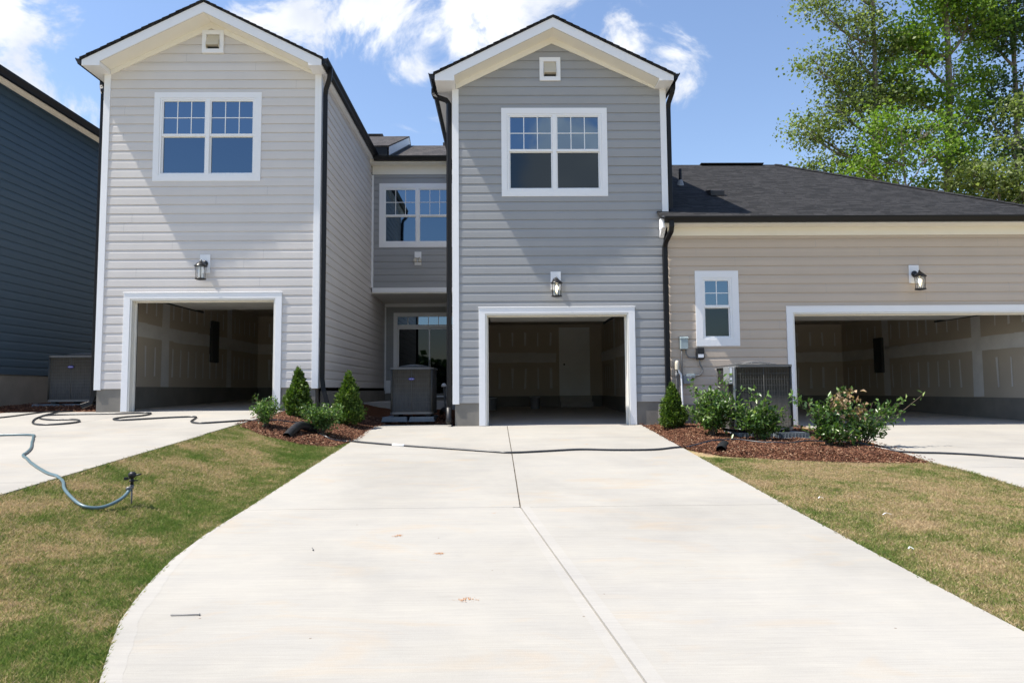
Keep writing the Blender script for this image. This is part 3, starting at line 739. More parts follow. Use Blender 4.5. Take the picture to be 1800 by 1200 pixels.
def gable_house(name, label, f, ax, hwL, hwR, x0, x1, sid, win_x, vent_x, g_x, boxL, boxR, base, lamp=None, yb=8.4, zA=7.965, ds=None, rightclip=None, panel=None, door=None):
    off = base; root = thing(name, label, 'house', base)
    mS = .5; zt = zA+f*.93
    top = lambda x: zt-mS*abs(x-ax)
    zE = 6.693+f*.94       # underside of the eave boxes
    zs = f+.443           # bottom of the siding
    WX = win_x; wz0, wz1 = 4.509+f, 6.306+f
    gx0, gx1, gz = g_x[0], g_x[1], 2.305+f
    # front wall of lapped boards
    m = MB(); low = lambda z: ax-(zt-.2-z)/mS; hi = lambda z: ax+(zt-.2-z)/mS
    lo_f = lambda z: max(x0+.1, low(z)); hi_f = lambda z: min((x1-.1 if z > 4.1 or rightclip is None else rightclip), hi(z))
    vz0, vz1 = vent_x[2], vent_x[3]
    holes = [(WX[0]+.05, WX[1]-.05, wz0+.05, wz1-.05), (gx0+.05, gx1-.05, f-1, gz-.05), (vent_x[0]+.04, vent_x[1]-.04, vz0+.04, vz1-.04)]
    kb = [zt-.2-mS*(ax-x0-.1), zt-.2-mS*(x1-.1-ax)]
    siding(m, (0, 0), (1, 0), (0, -1), x0+.1, x1-.1, zs, zt-.21, holes, lo_f, hi_f, kb, True, int(abs(x0)*10))
    m.build('front_wall', [sid, M['seam']], root, off)
    # side walls
    for side, xx in ((-1, x0), (1, x1)):
        sw = MB()
        if side == 1: siding(sw, (xx-.012, 0), (0, 1), (1, 0), .03, 5.3, zs, zE+.02, seams=True, seed=3)
        else: siding(sw, (xx+.012, 0), (0, 1), (-1, 0), .03, 5.3, zs, zE+.02)
        if side == 1: siding(sw, (xx-.012, 0), (0, 1), (1, 0), 5.3, 7.55, zs, f+3.2)
        sw.build('side_wall', [sid, M['seam']], root, off)
    # corner boards
    for xx, s in ((x0, 1), (x1, -1)):
        zb = zs-.022
        if s == -1 and rightclip is not None: zb = 4.06
        cb = MB(); cb.box(xx, xx+s*.122, -.025, .0, zb, zE); 
        if not (s == -1 and rightclip is not None): cb.box(xx-s*.006, xx+s*.012, -.024, .10, zb+.001, zE-.001)
        cb.build('corner_board', M['trim'], root, off, bevel=.002)
    # foundation
    fd = MB(); b0 = x0+.10; b1 = x1-.05 if rightclip is None else 3.28
    fd.box(b0-.06, gx0+.03, .004, .15, f-.4, zs+.03); fd.build('foundation', M['found'], root, off); fd = MB(); fd.box(gx1-.03, b1, .004, .15, f-.4, zs+.03); fd.build('foundation', M['found'], root, off); fd = MB()
    boxes('foundation', M['found'], root, off, [(x0+.03, x0+.13, .151, 7.5, f-.6, zs+.03), (x1-.13, x1-.03, .151, 7.5, f-.6, zs+.03)])
    # rake fascia, eave boxes, soffit, frieze
    xl, xr = ax-hwL, ax+hwR
    fa = MB()
    for s, xe, bx in ((-1, xl, boxL), (1, xr, boxR)):
        p = [(ax, top(ax)), (xe, top(xe)), (xe, zE), (bx, zE), (bx, top(bx)-.195), (ax, top(ax)-.195)]
        if s == 1: p = p[::-1]
        fa.prism(p, -.405, -.38)
        # return of the eave box back to the wall and along the side
        q = [(xe, top(xe)-.02), (xe, zE), (bx, zE), (bx, top(bx)-.20)]
        fa.prism(q if s == -1 else q[::-1], -.379, -.0)
    for s, xe, xw in ((-1, xl, x0+.02), (1, xr, x1-.02)):
        q = [(xe, top(xe)-.02), (xe, zE), (xw, zE+.0), (xw, zE+.16)]
        fa.prism(q if s == -1 else q[::-1], .001, 5.0)
    fa.build('fascia', M['trim'], root, off)
    sf = MB()
    for s, xe in ((-1, boxL), (1, boxR)):
        zz = lambda x: top(x)-.197
        sf.faces([(ax, -.379, zz(ax)), (xe, -.379, zz(xe)), (xe, .02, zz(xe)), (ax, .02, zz(ax))], [(0, 1, 2, 3)])
        xi = xe+ (0.0 if s == -1 else 0)
        p = [(ax, zz(ax)), (xe-s*.004, zz(xe)), (xe-s*.004, max(zE, zz(xe)-.13)), (ax, zz(ax)-.13)]
        if s == 1: p = p[::-1]
        sf.prism(p, -.030, .0)
    sf.build('soffit', M['soffit'], root, off)
    # shingled slopes with a slightly ragged edge
    rf = MB(); e = .035; ye = -.43
    ys = [ye]+list(np.arange(0, 9.01, 1.5))
    rf.faces([], [])
    roof_slab(rf, [(xl-e, ye, top(xl-e)+.04), (ax, ye, top(ax)+.04), (ax, 9.2, top(ax)+.04), (xl-e, 9.2, top(xl-e)+.04)][::-1], .032)
    roof_slab(rf, [(ax, ye, top(ax)+.04), (xr+e, ye, top(xr+e)+.04), (xr+e, 9.2, top(xr+e)+.04), (ax, 9.2, top(ax)+.04)][::-1], .032)
    rnd = random.Random(4)
    for s, xe in ((-1, xl), (1, xr)):   # course ends showing as small steps on the rake
        k = 0; L = abs(xe-ax)
        while k < L:
            w = .13; x_a = ax+s*k; x_b = ax+s*min(L+e, k+w); h = .012+.004*rnd.random()
            pts = [(x_a, top(x_a)+.041), (x_b, top(x_b)+.041), (x_b, top(x_b)+.041+h), (x_a, top(x_a)+.044)]
            rf.prism(pts if s == 1 else pts[::-1], ye-.006-.012*rnd.random(), ye+.2); k += w
    rf.build('roof', M['shingle_y'], root, off)
    # gutters along both eaves
    for s, xe in ((-1, xl), (1, xr)):
        g = MB(); zg = zE+.03
        g.prism([(xe+s*(.003+o), zg+z) for o, z in gutter_prof()], -.405, 5.05)
        g.build('gutter', M['black'], root, off)
    # gable vent
    v = MB(); a, b, c, d = vent_x; rect_ring(v, a, b, c, d, .085, -.04, .01)
    vo = v.build('gable_vent', M['trim'], root, off, bevel=.003)
    h = MB(); a2, b2, c2, d2 = a+.087, b-.087, c+.087, d-.087
    h.prism([(-.01, d2), (-.085, c2+.09), (-.085, c2+.065), (.03, c2+.065), (.03, d2)], a2+.004, b2-.004, 'x')
    h.box(a2, a2+.006, -.075, .02, c2+.02, c2+.07); h.box(b2-.006, b2, -.075, .02, c2+.02, c2+.07)
    h.build('vent_hood', M['beige'], vo, off)
    bk = MB(); bk.box(a2, b2, .03, .04, c2, d2); bk.build('duct', M['drydark'], vo, off)
    window(root, off, WX[0], WX[1], wz0, wz1, 0, 2, 3, rail=5.445+f, g_low=M['glass_screen_dark'] if door else M['glass_blue'])
    op = garage_trim(root, off, gx0, gx1, gz, f)
    garage_room(root, off, x0+.13, x1-.13, yb, f, f+2.75, op, has_door=door, panel_left=panel)
    if door:
        fz = f+.018*yb+.38; d = MB(); da, db = door
        rect_ring(d, da-.09, db+.09, fz-.04, fz+2.13, .09, yb-.03, yb+.0, bw=.04)
        dr = d.build('door_frame', M['door'], root, off)
        q = MB(); q.box(da, db, yb-.012, yb-.002, fz+.0, fz+2.04)
        for (za, zb) in ((.15, .85), (1.0, 1.9)):
            for (xa, xb) in ((.1, .37), (.45, .72)): rect_ring(q, da+xa, da+xb, fz+za, fz+zb, .03, yb-.02, yb-.011)
        dl = q.build('door', M['door'], dr, off)
        kk = MB(); kk.tube([(da+.07, yb-.02, fz+.95), (da+.07, yb-.08, fz+.95)], .028, 10); kk.build('door_knob', M['lampblack'], dr, off)
        st = MB(); st.box(da-.1, db+.1, yb-.32, yb-.03, f, fz-.05); st.box(da-.1, db+.1, yb-.62, yb-.321, f, fz-.23); st.build('step', M['conc_floor'], root, off)
    return root, off

# ---- left (light greige) house, centre grey house
HL, oL = gable_house('townhouse', 'light greige lap sided townhouse with open garage and blue reflecting upper window', .328, -5.76, 2.31, 2.30, -7.844, -3.557,
    M['sid_light'], (-6.851, -4.735), (-5.935, -5.506, 7.438, 7.905), (-7.325, -4.271), -7.727, -3.716, (-5.7, 0, .328), panel=5.0)
HG, oG = gable_house('townhouse', 'mid grey lap sided townhouse behind the centre drive with a door inside', 0.0, 1.05, 2.31, 2.35, -.946, 3.331,
    M['sid_grey'], (.025, 2.138), (.80, 1.22, 6.862, 7.342), (-.439, 2.619), -.884, 3.116, (1.19, 0, 0), rightclip=3.22, door=(1.92, 2.72))
def spouts():
    # light house, left side
    downspout(HL, oL, [(-8.12, .38, 7.06), (-8.12, .38, 6.95), (-8.10, .36, 6.87), (-7.965, .14, 6.74), (-7.925, .10, 6.64), (-7.925, .10, .62), (-7.95, .08, .5), (-8.1, .02, .44)])
    # light house, right side, with a kick at the foot
    downspout(HL, oL, [(-3.36, -.12, 7.09), (-3.36, -.12, 6.95), (-3.38, -.10, 6.85), (-3.475, .02, 6.70), (-3.49, .05, 6.60), (-3.49, .05, .95), (-3.47, .04, .78), (-3.38, .0, .45), (-3.34, -.05, .30)])
    # grey house, left
    downspout(HG, oG, [(-1.34, .16, 6.78), (-1.34, .16, 6.68), (-1.32, .15, 6.62), (-1.08, .06, 6.50), (-1.022, .05, 6.42), (-1.022, .05, .36), (-1.03, .04, .22)])
    b = MB(); b.tube([(-1.03, .03, .36), (-1.03, .02, .16), (-1.03, -.04, .07)], .055, 10); b.build('downspout_boot', M['blackplastic'], HG, oG)
    downspout(HG, oG, [(3.46, -.12, 6.80), (3.455, -.12, 6.66), (3.44, -.10, 6.58), (3.395, .02, 6.42), (3.39, .05, 6.32), (3.39, .05, 4.28), (3.41, .03, 4.2), (3.5, -.02, 4.16)])
spouts()

# ---- recessed entry between them (part of the grey house)
def recess():
    o = oG; y = 5.3; x0, x1 = -3.56, -.946
    m = MB(); siding(m, (0, y), (1, 0), (0, -1), x0+.02, x1, 3.50, 6.66, [(-3.30, -1.28, 4.67, 6.36)], seams=True, seed=8)
    m.build('recessed_wall', [M['sid_grey'], M['seam']], HG, o); m = MB(); siding(m, (0, 7.5), (1, 0), (0, -1), x0+.02, x1, .60, 3.24, [(-3.26, -1.2, .3, 3.02)])
    m.build('recessed_wall', [M['sid_grey'], M['seam']], HG, o)
    boxes('recess_trim', M['trim'], HG, o, [(x0+.004, x0+.06, y-.018, y-.0, 3.51, 6.64), (x0+.004, x0+.05, 7.482, 7.499, .6, 3.22), (x0+.03, x1, y-.022, y, 3.375, 3.499), (x0+.01, x1, 7.478, 7.5, 3.24, 3.344)], .002)
    boxes('recess_soffit', M['soffit'], HG, o, [(x0, x1, y-.0, 7.52, 3.345, 3.374), (x0+.0, x1, y-.30, y+.0, 6.90, 6.93)]); boxes('recess_fascia', M['soffit'], HG, o, [(x0+.02, x1, y-.025, y, 6.66, 6.899), (x0, x1, y-.30, y-.28, 6.931, 7.07)])
    g = MB(); g.prism([(y-.302-a, 6.935+z) for a, z in gutter_prof()][::-1], x0+.12, x1, 'x'); g.build('gutter', M['black'], HG, o)
    window(HG, o, -3.347, -1.235, 4.619, 6.405, y, 2, 3, rail=5.51, g_low=M['glass_blue'])
    # sliding door with transom
    d = MB(); rect_ring(d, -3.287, -1.17, .49, 3.057, .12, 7.474, 7.52, bw=.04); d.box(-3.165, -1.29, 7.48, 7.52, 2.60, 2.69)
    sd = d.build('sliding_door', M['trim'], HG, o, bevel=.002)
    q = MB(); rect_ring(q, -3.165, -2.17, .535, 2.598, .045, 7.50, 7.53); rect_ring(q, -2.23, -1.29, .535, 2.598, .045, 7.531, 7.56)
    for xx in (-2.85, -2.54, -2.23, -1.92, -1.6): q.box(xx-.01, xx+.01, 7.50, 7.51, 2.69, 2.937)
    q.build('door_frame', M['vinyl'], sd, o)
    p = MB(); p.box(-3.12, -2.215, 7.515, 7.52, .58, 2.553); p.build('pane', M['glass_dark'], sd, o)
    p = MB(); p.box(-2.185, -1.335, 7.545, 7.55, .58, 2.553); p.build('pane', M['glass_dark'], sd, o)
    p = MB(); p.box(-3.165, -1.29, 7.512, 7.52, 2.69, 2.937); p.build('pane', M['glass'], sd, o)
    h = MB(); h.box(-2.205, -2.18, 7.46, 7.5, 1.35, 1.62); h.build('handle', M['lampblack'], sd, o)
    boxes('foundation', M['found'], HG, o, [(x0, x1, 7.503, 7.65, -.3, .60), (x0, x0+.02, 0.16, 7.5, -.3, .70)])
    # little utility plate and flood light below the window
    u = MB(); u.box(-2.37, -2.185, y-.03, y-.013, 4.12, 4.49); fl = u.build('flood_light_plate', M['trim'], HG, o)
    u = MB()
    for xx in (-2.33, -2.20): u.lathe([(0, 0), (.03, 0), (.055, -.09), (.06, -.11), (.0, -.10)], (xx-.02, y-.12, 4.30), 12); u.tube([(-2.275, y-.03, 4.30), (xx-.02, y-.12, 4.31)], .016, 6)
    u.build('flood_light', M['beige'], fl, o)
    b = MB(); b.box(-3.5, -3.36, 7.43, 7.48, .62, 1.0); b.build('outlet_box', M['vinyl'], HG, o)
recess()
pt = MB(); pt.box(-3.53, -.96, 4.25, 7.49, .1, .40); pt.build('patio', M['conc_floor'], kind='structure', bevel=.01)
def main_blocks():
    # main roofs behind the gables and the step between them
    r = MB(); roof_slab(r, [(-3.03, 4.93, 7.035), (3.2, 4.93, 7.035), (3.2, 9.0, 8.83), (-3.03, 9.0, 8.83)], .04)
    roof_slab(r, [(-3.03, 9.0, 8.83), (3.2, 9.0, 8.83), (3.2, 13.2, 7.0), (-3.03, 13.2, 7.0)], .04)
    r.box(-1.9, 1.5, 8.9, 9.1, 8.80, 8.90)
    r.build('main_roof', M['shingle_br'], HG, oG)
    r = MB(); roof_slab(r, [(-7.9, 4.93, 7.36), (-3.02, 4.93, 7.36), (-3.02, 9.0, 9.15), (-7.9, 9.0, 9.15)], .04)
    roof_slab(r, [(-7.9, 9.0, 9.15), (-3.02, 9.0, 9.15), (-3.02, 13.2, 7.3), (-7.9, 13.2, 7.3)], .04)
    r.box(-7.5, -3.9, 8.9, 9.1, 9.12, 9.2)
    r.build('main_roof', M['shingle_br'], HL, oL)
    w = MB(); w.prism([(4.95, 7.06), (9.0, 8.84), (9.0, 9.12), (4.95, 7.33)][::-1], -3.07, -3.028, 'x'); w.prism([(9.001, 8.84), (13.1, 7.06), (13.1, 7.3), (9.001, 9.12)][::-1], -3.07, -3.028, 'x'); w.build('rake_board', M['trim'], HL, oL)
    k = MB(); k.box(-3.46, -3.031, 4.95, 4.99, 7.0, 7.325); k.prism([(4.95, 7.03), (9.0, 8.82), (9.0, 8.87), (4.95, 7.09)][::-1], -3.027, -2.99, 'x'); k.build('flashing', M['black'], HL, oL)
    b = MB(); b.box(-3.5, -1.0, 7.7, 8.6, -.3, 7.0); b.box(-3.5, 3.2, 8.6, 13, -.3, 7.0); b.box(-3.5, 3.2, 5.41, 7.7, 3.42, 6.95); b.build('main_wall', M['sid_grey'], HG, oG)
    b = MB(); b.box(-7.8, -3.58, 9, 13, -.3, 7.3); b.build('main_wall', M['sid_light'], HL, oL)
main_blocks()

# ---- tan house on the right
def tan_house():
    f = -.05; off = (7.3, 0, f); root = thing('house', 'low tan sided house wing with wide open garage and dark hip roof', 'house', off)
    zs = .40; X0, X1 = 3.30, 11.05
    WX = (3.82, 4.679, 1.514, 3.003)
    m = MB(); siding(m, (0, 0), (1, 0), (0, -1), X0, X1, zs, 3.72, [(WX[0]+.05, WX[1]-.05, WX[2]+.05, WX[3]-.05), (5.66, 10.70, f-1, 2.24)], seams=True, seed=21)
    m.build('front_wall', [M['sid_tan'], M['seam']], root, off)
    window(root, off, WX[0], WX[1], WX[2], WX[3], 0, 1, 2, rail=2.30, trimw=.135, g_low=M['glass_screen_dark'])
    op = garage_trim(root, off, 5.609, 10.75, 2.29, f)
    garage_room(root, off, 3.42, 10.93, 8.4, f, 2.7, op, panel_back=6.2)
    fz = MB(); fz.box(X0, X1+.1, -.026, .0, 3.704, 3.869); fz.build('frieze_board', M['soffit'], root, off)
    sf = MB(); sf.box(3.17, 11.4, -.31, .0, 3.87, 3.89); sf.build('soffit', M['soffit'], root, off)
    fa = MB(); fa.box(3.17, 11.4, -.334, -.311, 3.87, 4.01); fa.box(3.135, 3.168, -.33, -.03, 3.80, 4.02)
    fa.prism([(-.30, 3.865), (-.03, 3.865), (-.03, 3.66)], 3.14, 3.22, 'x')
    fa.build('fascia', M['trim'], root, off)
    g = MB(); g.prism([(-.336-a*.9, 3.885+z*.9) for a, z in gutter_prof()][::-1], 3.16, 11.45, 'x'); g.build('gutter', M['black'], root, off)
    r = MB(); z0 = 3.998; s = .585
    A, B, Rr, Rl = (3.10, -.36, z0-.0), (11.35, -.36, z0), (7.05, 3.72, 6.385), (3.30, 3.72, 6.385)
    r.mi = 0; roof_slab(r, [A, B, Rr, (3.10, 3.72, 6.385)], .035)
    r.faces([(7.05, 3.72, 6.385), (3.1, 3.72, 6.385), (3.1, 9.5, 3.9), (11.35, 9.5, 3.9)], [(0, 1, 2, 3)])
    r.mi = 1; r.faces([(11.35, -.36, z0), (11.35, 9.5, 3.9), (7.05, 3.72, 6.385)], [(0, 1, 2)])
    r.mi = 0
    # hip caps and ridge vent
    a = Vector((7.05, 3.72, 6.39)); b = Vector((11.35, -.36, 4.0)); n = 34
    for i in range(n):
        p = a.lerp(b, i/n); q = a.lerp(b, (i+1)/n); d = (b-a).normalized(); sd = Vector((d.y, -d.x, 0)).normalized()*.11
        lift = Vector((0, 0, .022)); 
        r.faces([p-sd+lift*0-Vector((0,0,.03)), q-sd-Vector((0,0,.03)), q+lift*1.3, p+lift*.7, p+sd-Vector((0,0,.03)), q+sd-Vector((0,0,.03))], [(0, 1, 2, 3), (3, 2, 5, 4)])
    r.box(5.1, 6.7, 3.60, 3.84, 6.37, 6.397)
    r.build('roof', [M['shingle'], M['shingle_y']], root, off)
    v = MB(); v.tube([(4.10, 1.9, 5.2), (4.10, 1.9, 5.68)], .034, 10); vp = v.build('vent_pipe', M['black'], root, off)
    v = MB(); v.lathe([(.09, 5.27), (.055, 5.40), (.045, 5.42)], (4.10, 1.9, 0), 12); v.build('pipe_boot', M['acside'], vp, off)
    v = MB(); v.prism([(1.0, 4.80), (1.0, 4.92), (1.34, 5.0), (1.34, 4.96)], 4.50, 4.80, 'x'); v.build('roof_vent', M['blackplastic'], root, off, bevel=.01)
    downspout(root, off, [(3.29, -.40, 3.92), (3.29, -.40, 3.80), (3.285, -.37, 3.72), (3.235, -.14, 3.56), (3.225, -.075, 3.46), (3.225, -.065, .40), (3.225, -.065, .2)])
    fd = MB(); fd.box(3.24, 5.64, .004, .15, -.5, .41); fd.build('foundation', M['found'], root, off); fd = MB(); fd.box(10.72, 11.05, .004, .15, -.5, .41); fd.build('foundation', M['found'], root, off)
    fe = MB(); fe.box(3.05, 5.60, -.012, .003, .375, .398); fe.box(3.05, 3.08, -.012, .003, .0, .374); fe.build('foundation_edge', M['foundlight'], root, off)
    b = MB(); b.box(11.0, 11.05, .02, 9, -.5, 3.9); b.box(3.4, 11.0, 9.0, 9.1, -.5, 3.9); b.build('side_wall', M['sid_tan'], root, off)
tan_house()

# ---- blue house on the left edge
def blue_house():
    off = (-15, 4, .4); root = thing('house', 'dark blue lap sided house in shade at the left edge', 'house', off)
    X = -10.6
    m = MB(); siding(m, (X-.012, 0), (0, 1), (1, 0), .0, 11, 1.105, 7.30); m.build('side_wall', M['sid_blue'], root, off)
    m = MB(); siding(m, (0, 0), (1, 0), (0, -1), -19, X-.01, 1.105, 7.30); m.build('front_wall', M['sid_blue'], root, off)
    b = MB(); b.box(-19, X-.02, .01, 11, .0, 1.14); b.build('foundation', M['found'], root, off)
    b = MB(); b.box(-19, X-.03, .02, 11, 1.14, 7.3); b.build('inner_wall', M['drydark'], root, off)
    s = MB(); s.box(X-.02, X+.27, -.25, 11, 7.36, 7.38); s.box(X-.01, X+.02, 0, 11, 7.27, 7.359); s.box(X+.25, X+.268, -.25, 11, 7.381, 7.45); s.build('soffit', M['soffit'], root, off)
    g = MB(); g.prism([(X+.27+a, 7.25+z*1.3) for a, z in gutter_prof()], -.25, 11); g.build('gutter', M['black'], root, off)
    r = MB(); roof_slab(r, [(-15, -.28, 9.6), (X+.3, -.28, 7.42), (X+.3, 11.2, 7.42), (-15, 11.2, 9.6)][::-1], .04); roof_slab(r, [(-19.4, -.28, 7.5), (-15, -.28, 9.6), (-15, 11.2, 9.6), (-19.4, 11.2, 7.5)][::-1], .04)
    r.prism([(-19, 7.3), (X, 7.3), (-15, 9.5)], .0, .1); r.build('roof', M['shingle_y'], root, off)
blue_house()

# ---------------------------------------------------------------- wall lanterns
def lantern(loc, label, lit, group='wall lanterns above the garages'):
    r = thing('wall_lantern', label, 'wall lamp', loc, group)
    m = MB(); m.box(-.10, .10, -.03, -.012, -.02, .34); m.build('mounting_plate', M['trim'], r, bevel=.003)
    m = MB(); m.lathe([(0, 0), (.058, 0), (.065, .012), (.05, .03), (.0, .035)], (0, 0, 0), 18)
    m.v = [(v[0], -.03-v[2], v[1]+.16) for v in m.v]
    m.tube(smoothpath([(0, -.05, .15), (0, -.12, .13), (0, -.17, .16), (0, -.20, .20), (0, -.215, .17)], 5), .013, 8)
    m.lathe([(.0, .03), (.012, .025), (.018, .0)], (0, -.21, .17), 10); m.build('bracket', M['lampblack'], r)
    m = MB(); m.lathe([(0, .185), (.02, .18), (.05, .15), (.085, .125), (.10, .105), (.118, .09), (.122, .08), (.11, .072), (.0, .072)], (0, -.21, 0), 24); m.build('hood', M['lampblack'], r)
    m = MB()
    for k in range(8):
        a = 2*math.pi*(k+.5)/8; m.tube([(.095*math.cos(a), -.21+.095*math.sin(a), .075), (.085*math.cos(a), -.21+.085*math.sin(a), -.155)], .0045, 5)
    m.lathe([(0, -.155), (.098, -.155), (.105, -.165), (.10, -.178), (.05, -.19), (0, -.195)], (0, -.21, 0), 24); m.build('cage', M['lampblack'], r)
    m = MB(); m.lathe([(.088, .07), (.08, -.154)], (0, -.21, 0), 24); m.build('lantern_glass', M['lglass'], r)
    m = MB(); m.lathe([(0, .04), (.016, .035), (.03, .0), (.026, -.03), (.012, -.05), (.012, -.09), (.0, -.09)][::-1], (0, -.21, 0), 14); m.build('bulb', M['bulb_on' if lit else 'bulb_off'], r)
lantern((-5.775, 0, 3.03), 'unlit black lantern on a white plate above the left garage of the light greige house', False)
lantern((1.075, 0, 2.66), 'lit black lantern on a white plate above the centre garage of the grey house', True)
lantern((8.18, 0, 2.755), 'lit black lantern on a white plate above the wide right garage of the tan house', True)

# ---------------------------------------------------------------- air conditioners
def rrect(w, d, r, k=6):
    P = []
    for cx, cy_, a0 in ((w/2-r, -d/2+r, -90), (w/2-r, d/2-r, 0), (-w/2+r, d/2-r, 90), (-w/2+r, -d/2+r, 180)):
        for i in range(k+1):
            a = R(a0+90*i/k); P.append((cx+r*math.cos(a), cy_+r*math.sin(a)))
    return P
def coil_mat():
    m = NT('coil_fins'); nz = m.noise(m.coord((6, 6, 1)), 4, 5, .65)
    m.base(m.ramp(nz, [(.3, (.050, .048, .044)), (.7, (.074, .071, .064))])); m.set(Roughness=.5)
    return m.mat
M['coil'] = coil_mat(); M['coil'].node_tree.nodes['Principled BSDF'].inputs['Specular IOR Level'].default_value = .15
def ac_unit(loc, label, w, h, badge=True, side_panel=False, bars=10, rz=0):
    r = thing('air_conditioner', label, 'air conditioner', loc, None, rz)
    d = w; rad = .10*w/.9
    m = MB(); m.smooth = True; m.prism(rrect(w-.02, d-.02, rad), .045, h-.03, 'z'); m.sm[0] = m.sm[1] = False; m.build('coil', M['coil'], r)
    m = MB(); m.prism(rrect(w, d, rad), .0, .045, 'z'); m.build('base_pan', M['acrim'], r, bevel=.004); m = MB(); m.prism(rrect(w+.015, d+.015, rad), h-.035, h, 'z'); m.build('top_rim', M['acrim'], r, bevel=.006)
    m = MB(); m.smooth = True
    for k in range(bars):
        z = .06+(h-.11)*k/(bars-1); outer = rrect(w-.016, d-.016, rad); n = len(outer)
        m.faces([(x, y, z-.0028) for x, y in outer]+[(x, y, z+.0028) for x, y in outer], [(i, (i+1) % n, n+(i+1) % n, n+i) for i in range(n)])
    nv = 19
    for k in range(nv):
        x = -w/2+rad+(w-2*rad)*k/(nv-1)
        m.box(x-.0013, x+.0013, -d/2+.0085, -d/2+.011, .045, h-.035)
        m.box(-w/2+.0085, -w/2+.011, x-.0013, x+.0013, .045, h-.035); m.box(w/2-.011, w/2-.0085, x-.0013, x+.0013, .045, h-.035)
    m.box(-.005, .005, -d/2+.005, -d/2+.011, .045, h-.035)
    g = m.build('grille', M['wire'], r)
    for sx in (-1, 1):
        for sy_ in (-1, 1):
            m = MB(); m.tube([(sx*(w/2-rad*.35), sy_*(d/2-rad*.35), .04), (sx*(w/2-rad*.35), sy_*(d/2-rad*.35), h-.03)], .022, 8); m.build('corner_post', M['acbody'], r)
    # fan guard
    m = MB(); R0 = w*.40
    for q in range(9):
        rr_ = R0*(q+1)/9; zz = h+.012+.055*(1-((q+1)/9)**2.5)
        m.tube([(rr_*math.cos(2*math.pi*k/24), rr_*math.sin(2*math.pi*k/24), zz) for k in range(25)], .0035, 4)
    for k in range(16):
        a = 2*math.pi*k/16; m.tube([(R0*t*math.cos(a), R0*t*math.sin(a), h+.012+.055*(1-t**2.5)) for t in (.1, .4, .7, .9, 1)], .004, 4)
    m.lathe([(0, .075), (.10, .072), (.13, .058), (.13, .04)], (0, 0, h), 16); m.build('fan_guard', M['acrim'], r)
    for x in (-w/2+.12, w/2-.12):
        for y in (-d/2+.12, d/2-.12):
            m = MB(); m.box(x-.05, x+.05, y-.05, y+.05, -.05, 0); m.build('foot', M['blackplastic'], r)
    if badge:
        m = MB(); n = 20; z0 = h-.235
        m.prism([(.062*math.cos(2*math.pi*k/n), z0+.024*math.sin(2*math.pi*k/n)) for k in range(n)][::-1], -d/2-.016, -d/2-.008); b = m.build('badge', M['bluebadge'], r)
        cu = bpy.data.curves.new('badge_text', 'FONT'); cu.body = 'Carrier'; cu.size = .03; cu.align_x = 'CENTER'; cu.align_y = 'CENTER'; cu.extrude = .0008; cu.shear = .3
        to = bpy.data.objects.new('badge_text_src', cu); COL.objects.link(to); dg = bpy.context.evaluated_depsgraph_get()
        me = bpy.data.meshes.new_from_object(to.evaluated_get(dg)); bpy.data.objects.remove(to)
        me.materials.clear(); me.materials.append(M['label']); t = bpy.data.objects.new('badge_text', me); COL.objects.link(t); t.parent = b
        t.location = (0, -d/2-.018, z0); t.rotation_euler = (R(90), 0, 0)
    if side_panel:
        m = MB(); m.box(-w/2-.075, -w/2-.006, -d/2+.02, -d/2+.30, h*.70, h-.036); m.box(-w/2-.008, -w/2+.02, -d/2-.008, -d/2+.05, .05, h-.036); sp_ = m.build('service_panel', M['acside'], r, bevel=.005)
        for (za, zb) in ((h-.16, h-.05), (h*.72, h*.80)):
            m = MB(); m.box(-w/2-.062, -w/2-.022, -d/2+.0165, -d/2+.0185, za, zb); m.build('label_sticker', M['label'], sp_)
    return r
def pads(x0, x1, y0, z, label, dy=1.0, group='equipment pads under the air conditioners'):
    loc = ((x0+x1)/2, y0, z); r = thing('equipment_pad', label, 'pad', loc, group); W_ = (x1-x0)/2
    for s in (-1, 1):
        m = MB(); a, b = (-W_, -.02) if s == -1 else (.02, W_)
        m.prism([(a, 0), (b, 0), (b-.02, .085), (a+.02, .085)], .0, dy)
        k = a+.04
        while k < b-.03: m.box(k, k+.012, -.010, .002, .005, .07); k += .055
        m.box(a-.01, b+.01, -.02, -.003, -.01, .008)
        m.build('pad_section', M['pad'], r, bevel=.004)
pads(-2.43, -1.37, .62, .075, 'grey ribbed pads under the centre air conditioner')
ac_unit((-1.842, .70+.445, .215), 'grey air conditioner with blue badge between the two gabled houses', .89, .95)
pads(-9.62, -8.42, .86, .385, 'grey ribbed pads under the shaded left air conditioner')
ac_unit((-8.90, .95+.50, .52), 'shaded grey air conditioner beside the blue house', 1.0, .95, bars=14)
pads(3.80, 4.95, -2.32, -.115, 'grey ribbed pads behind the shrubs under the right air conditioner', 1.1)
ac_unit((4.285, -2.2+.50, .02), 'large dark air conditioner behind the shrubs by the wide garage', .985, 1.055, badge=False, side_panel=True, bars=11)

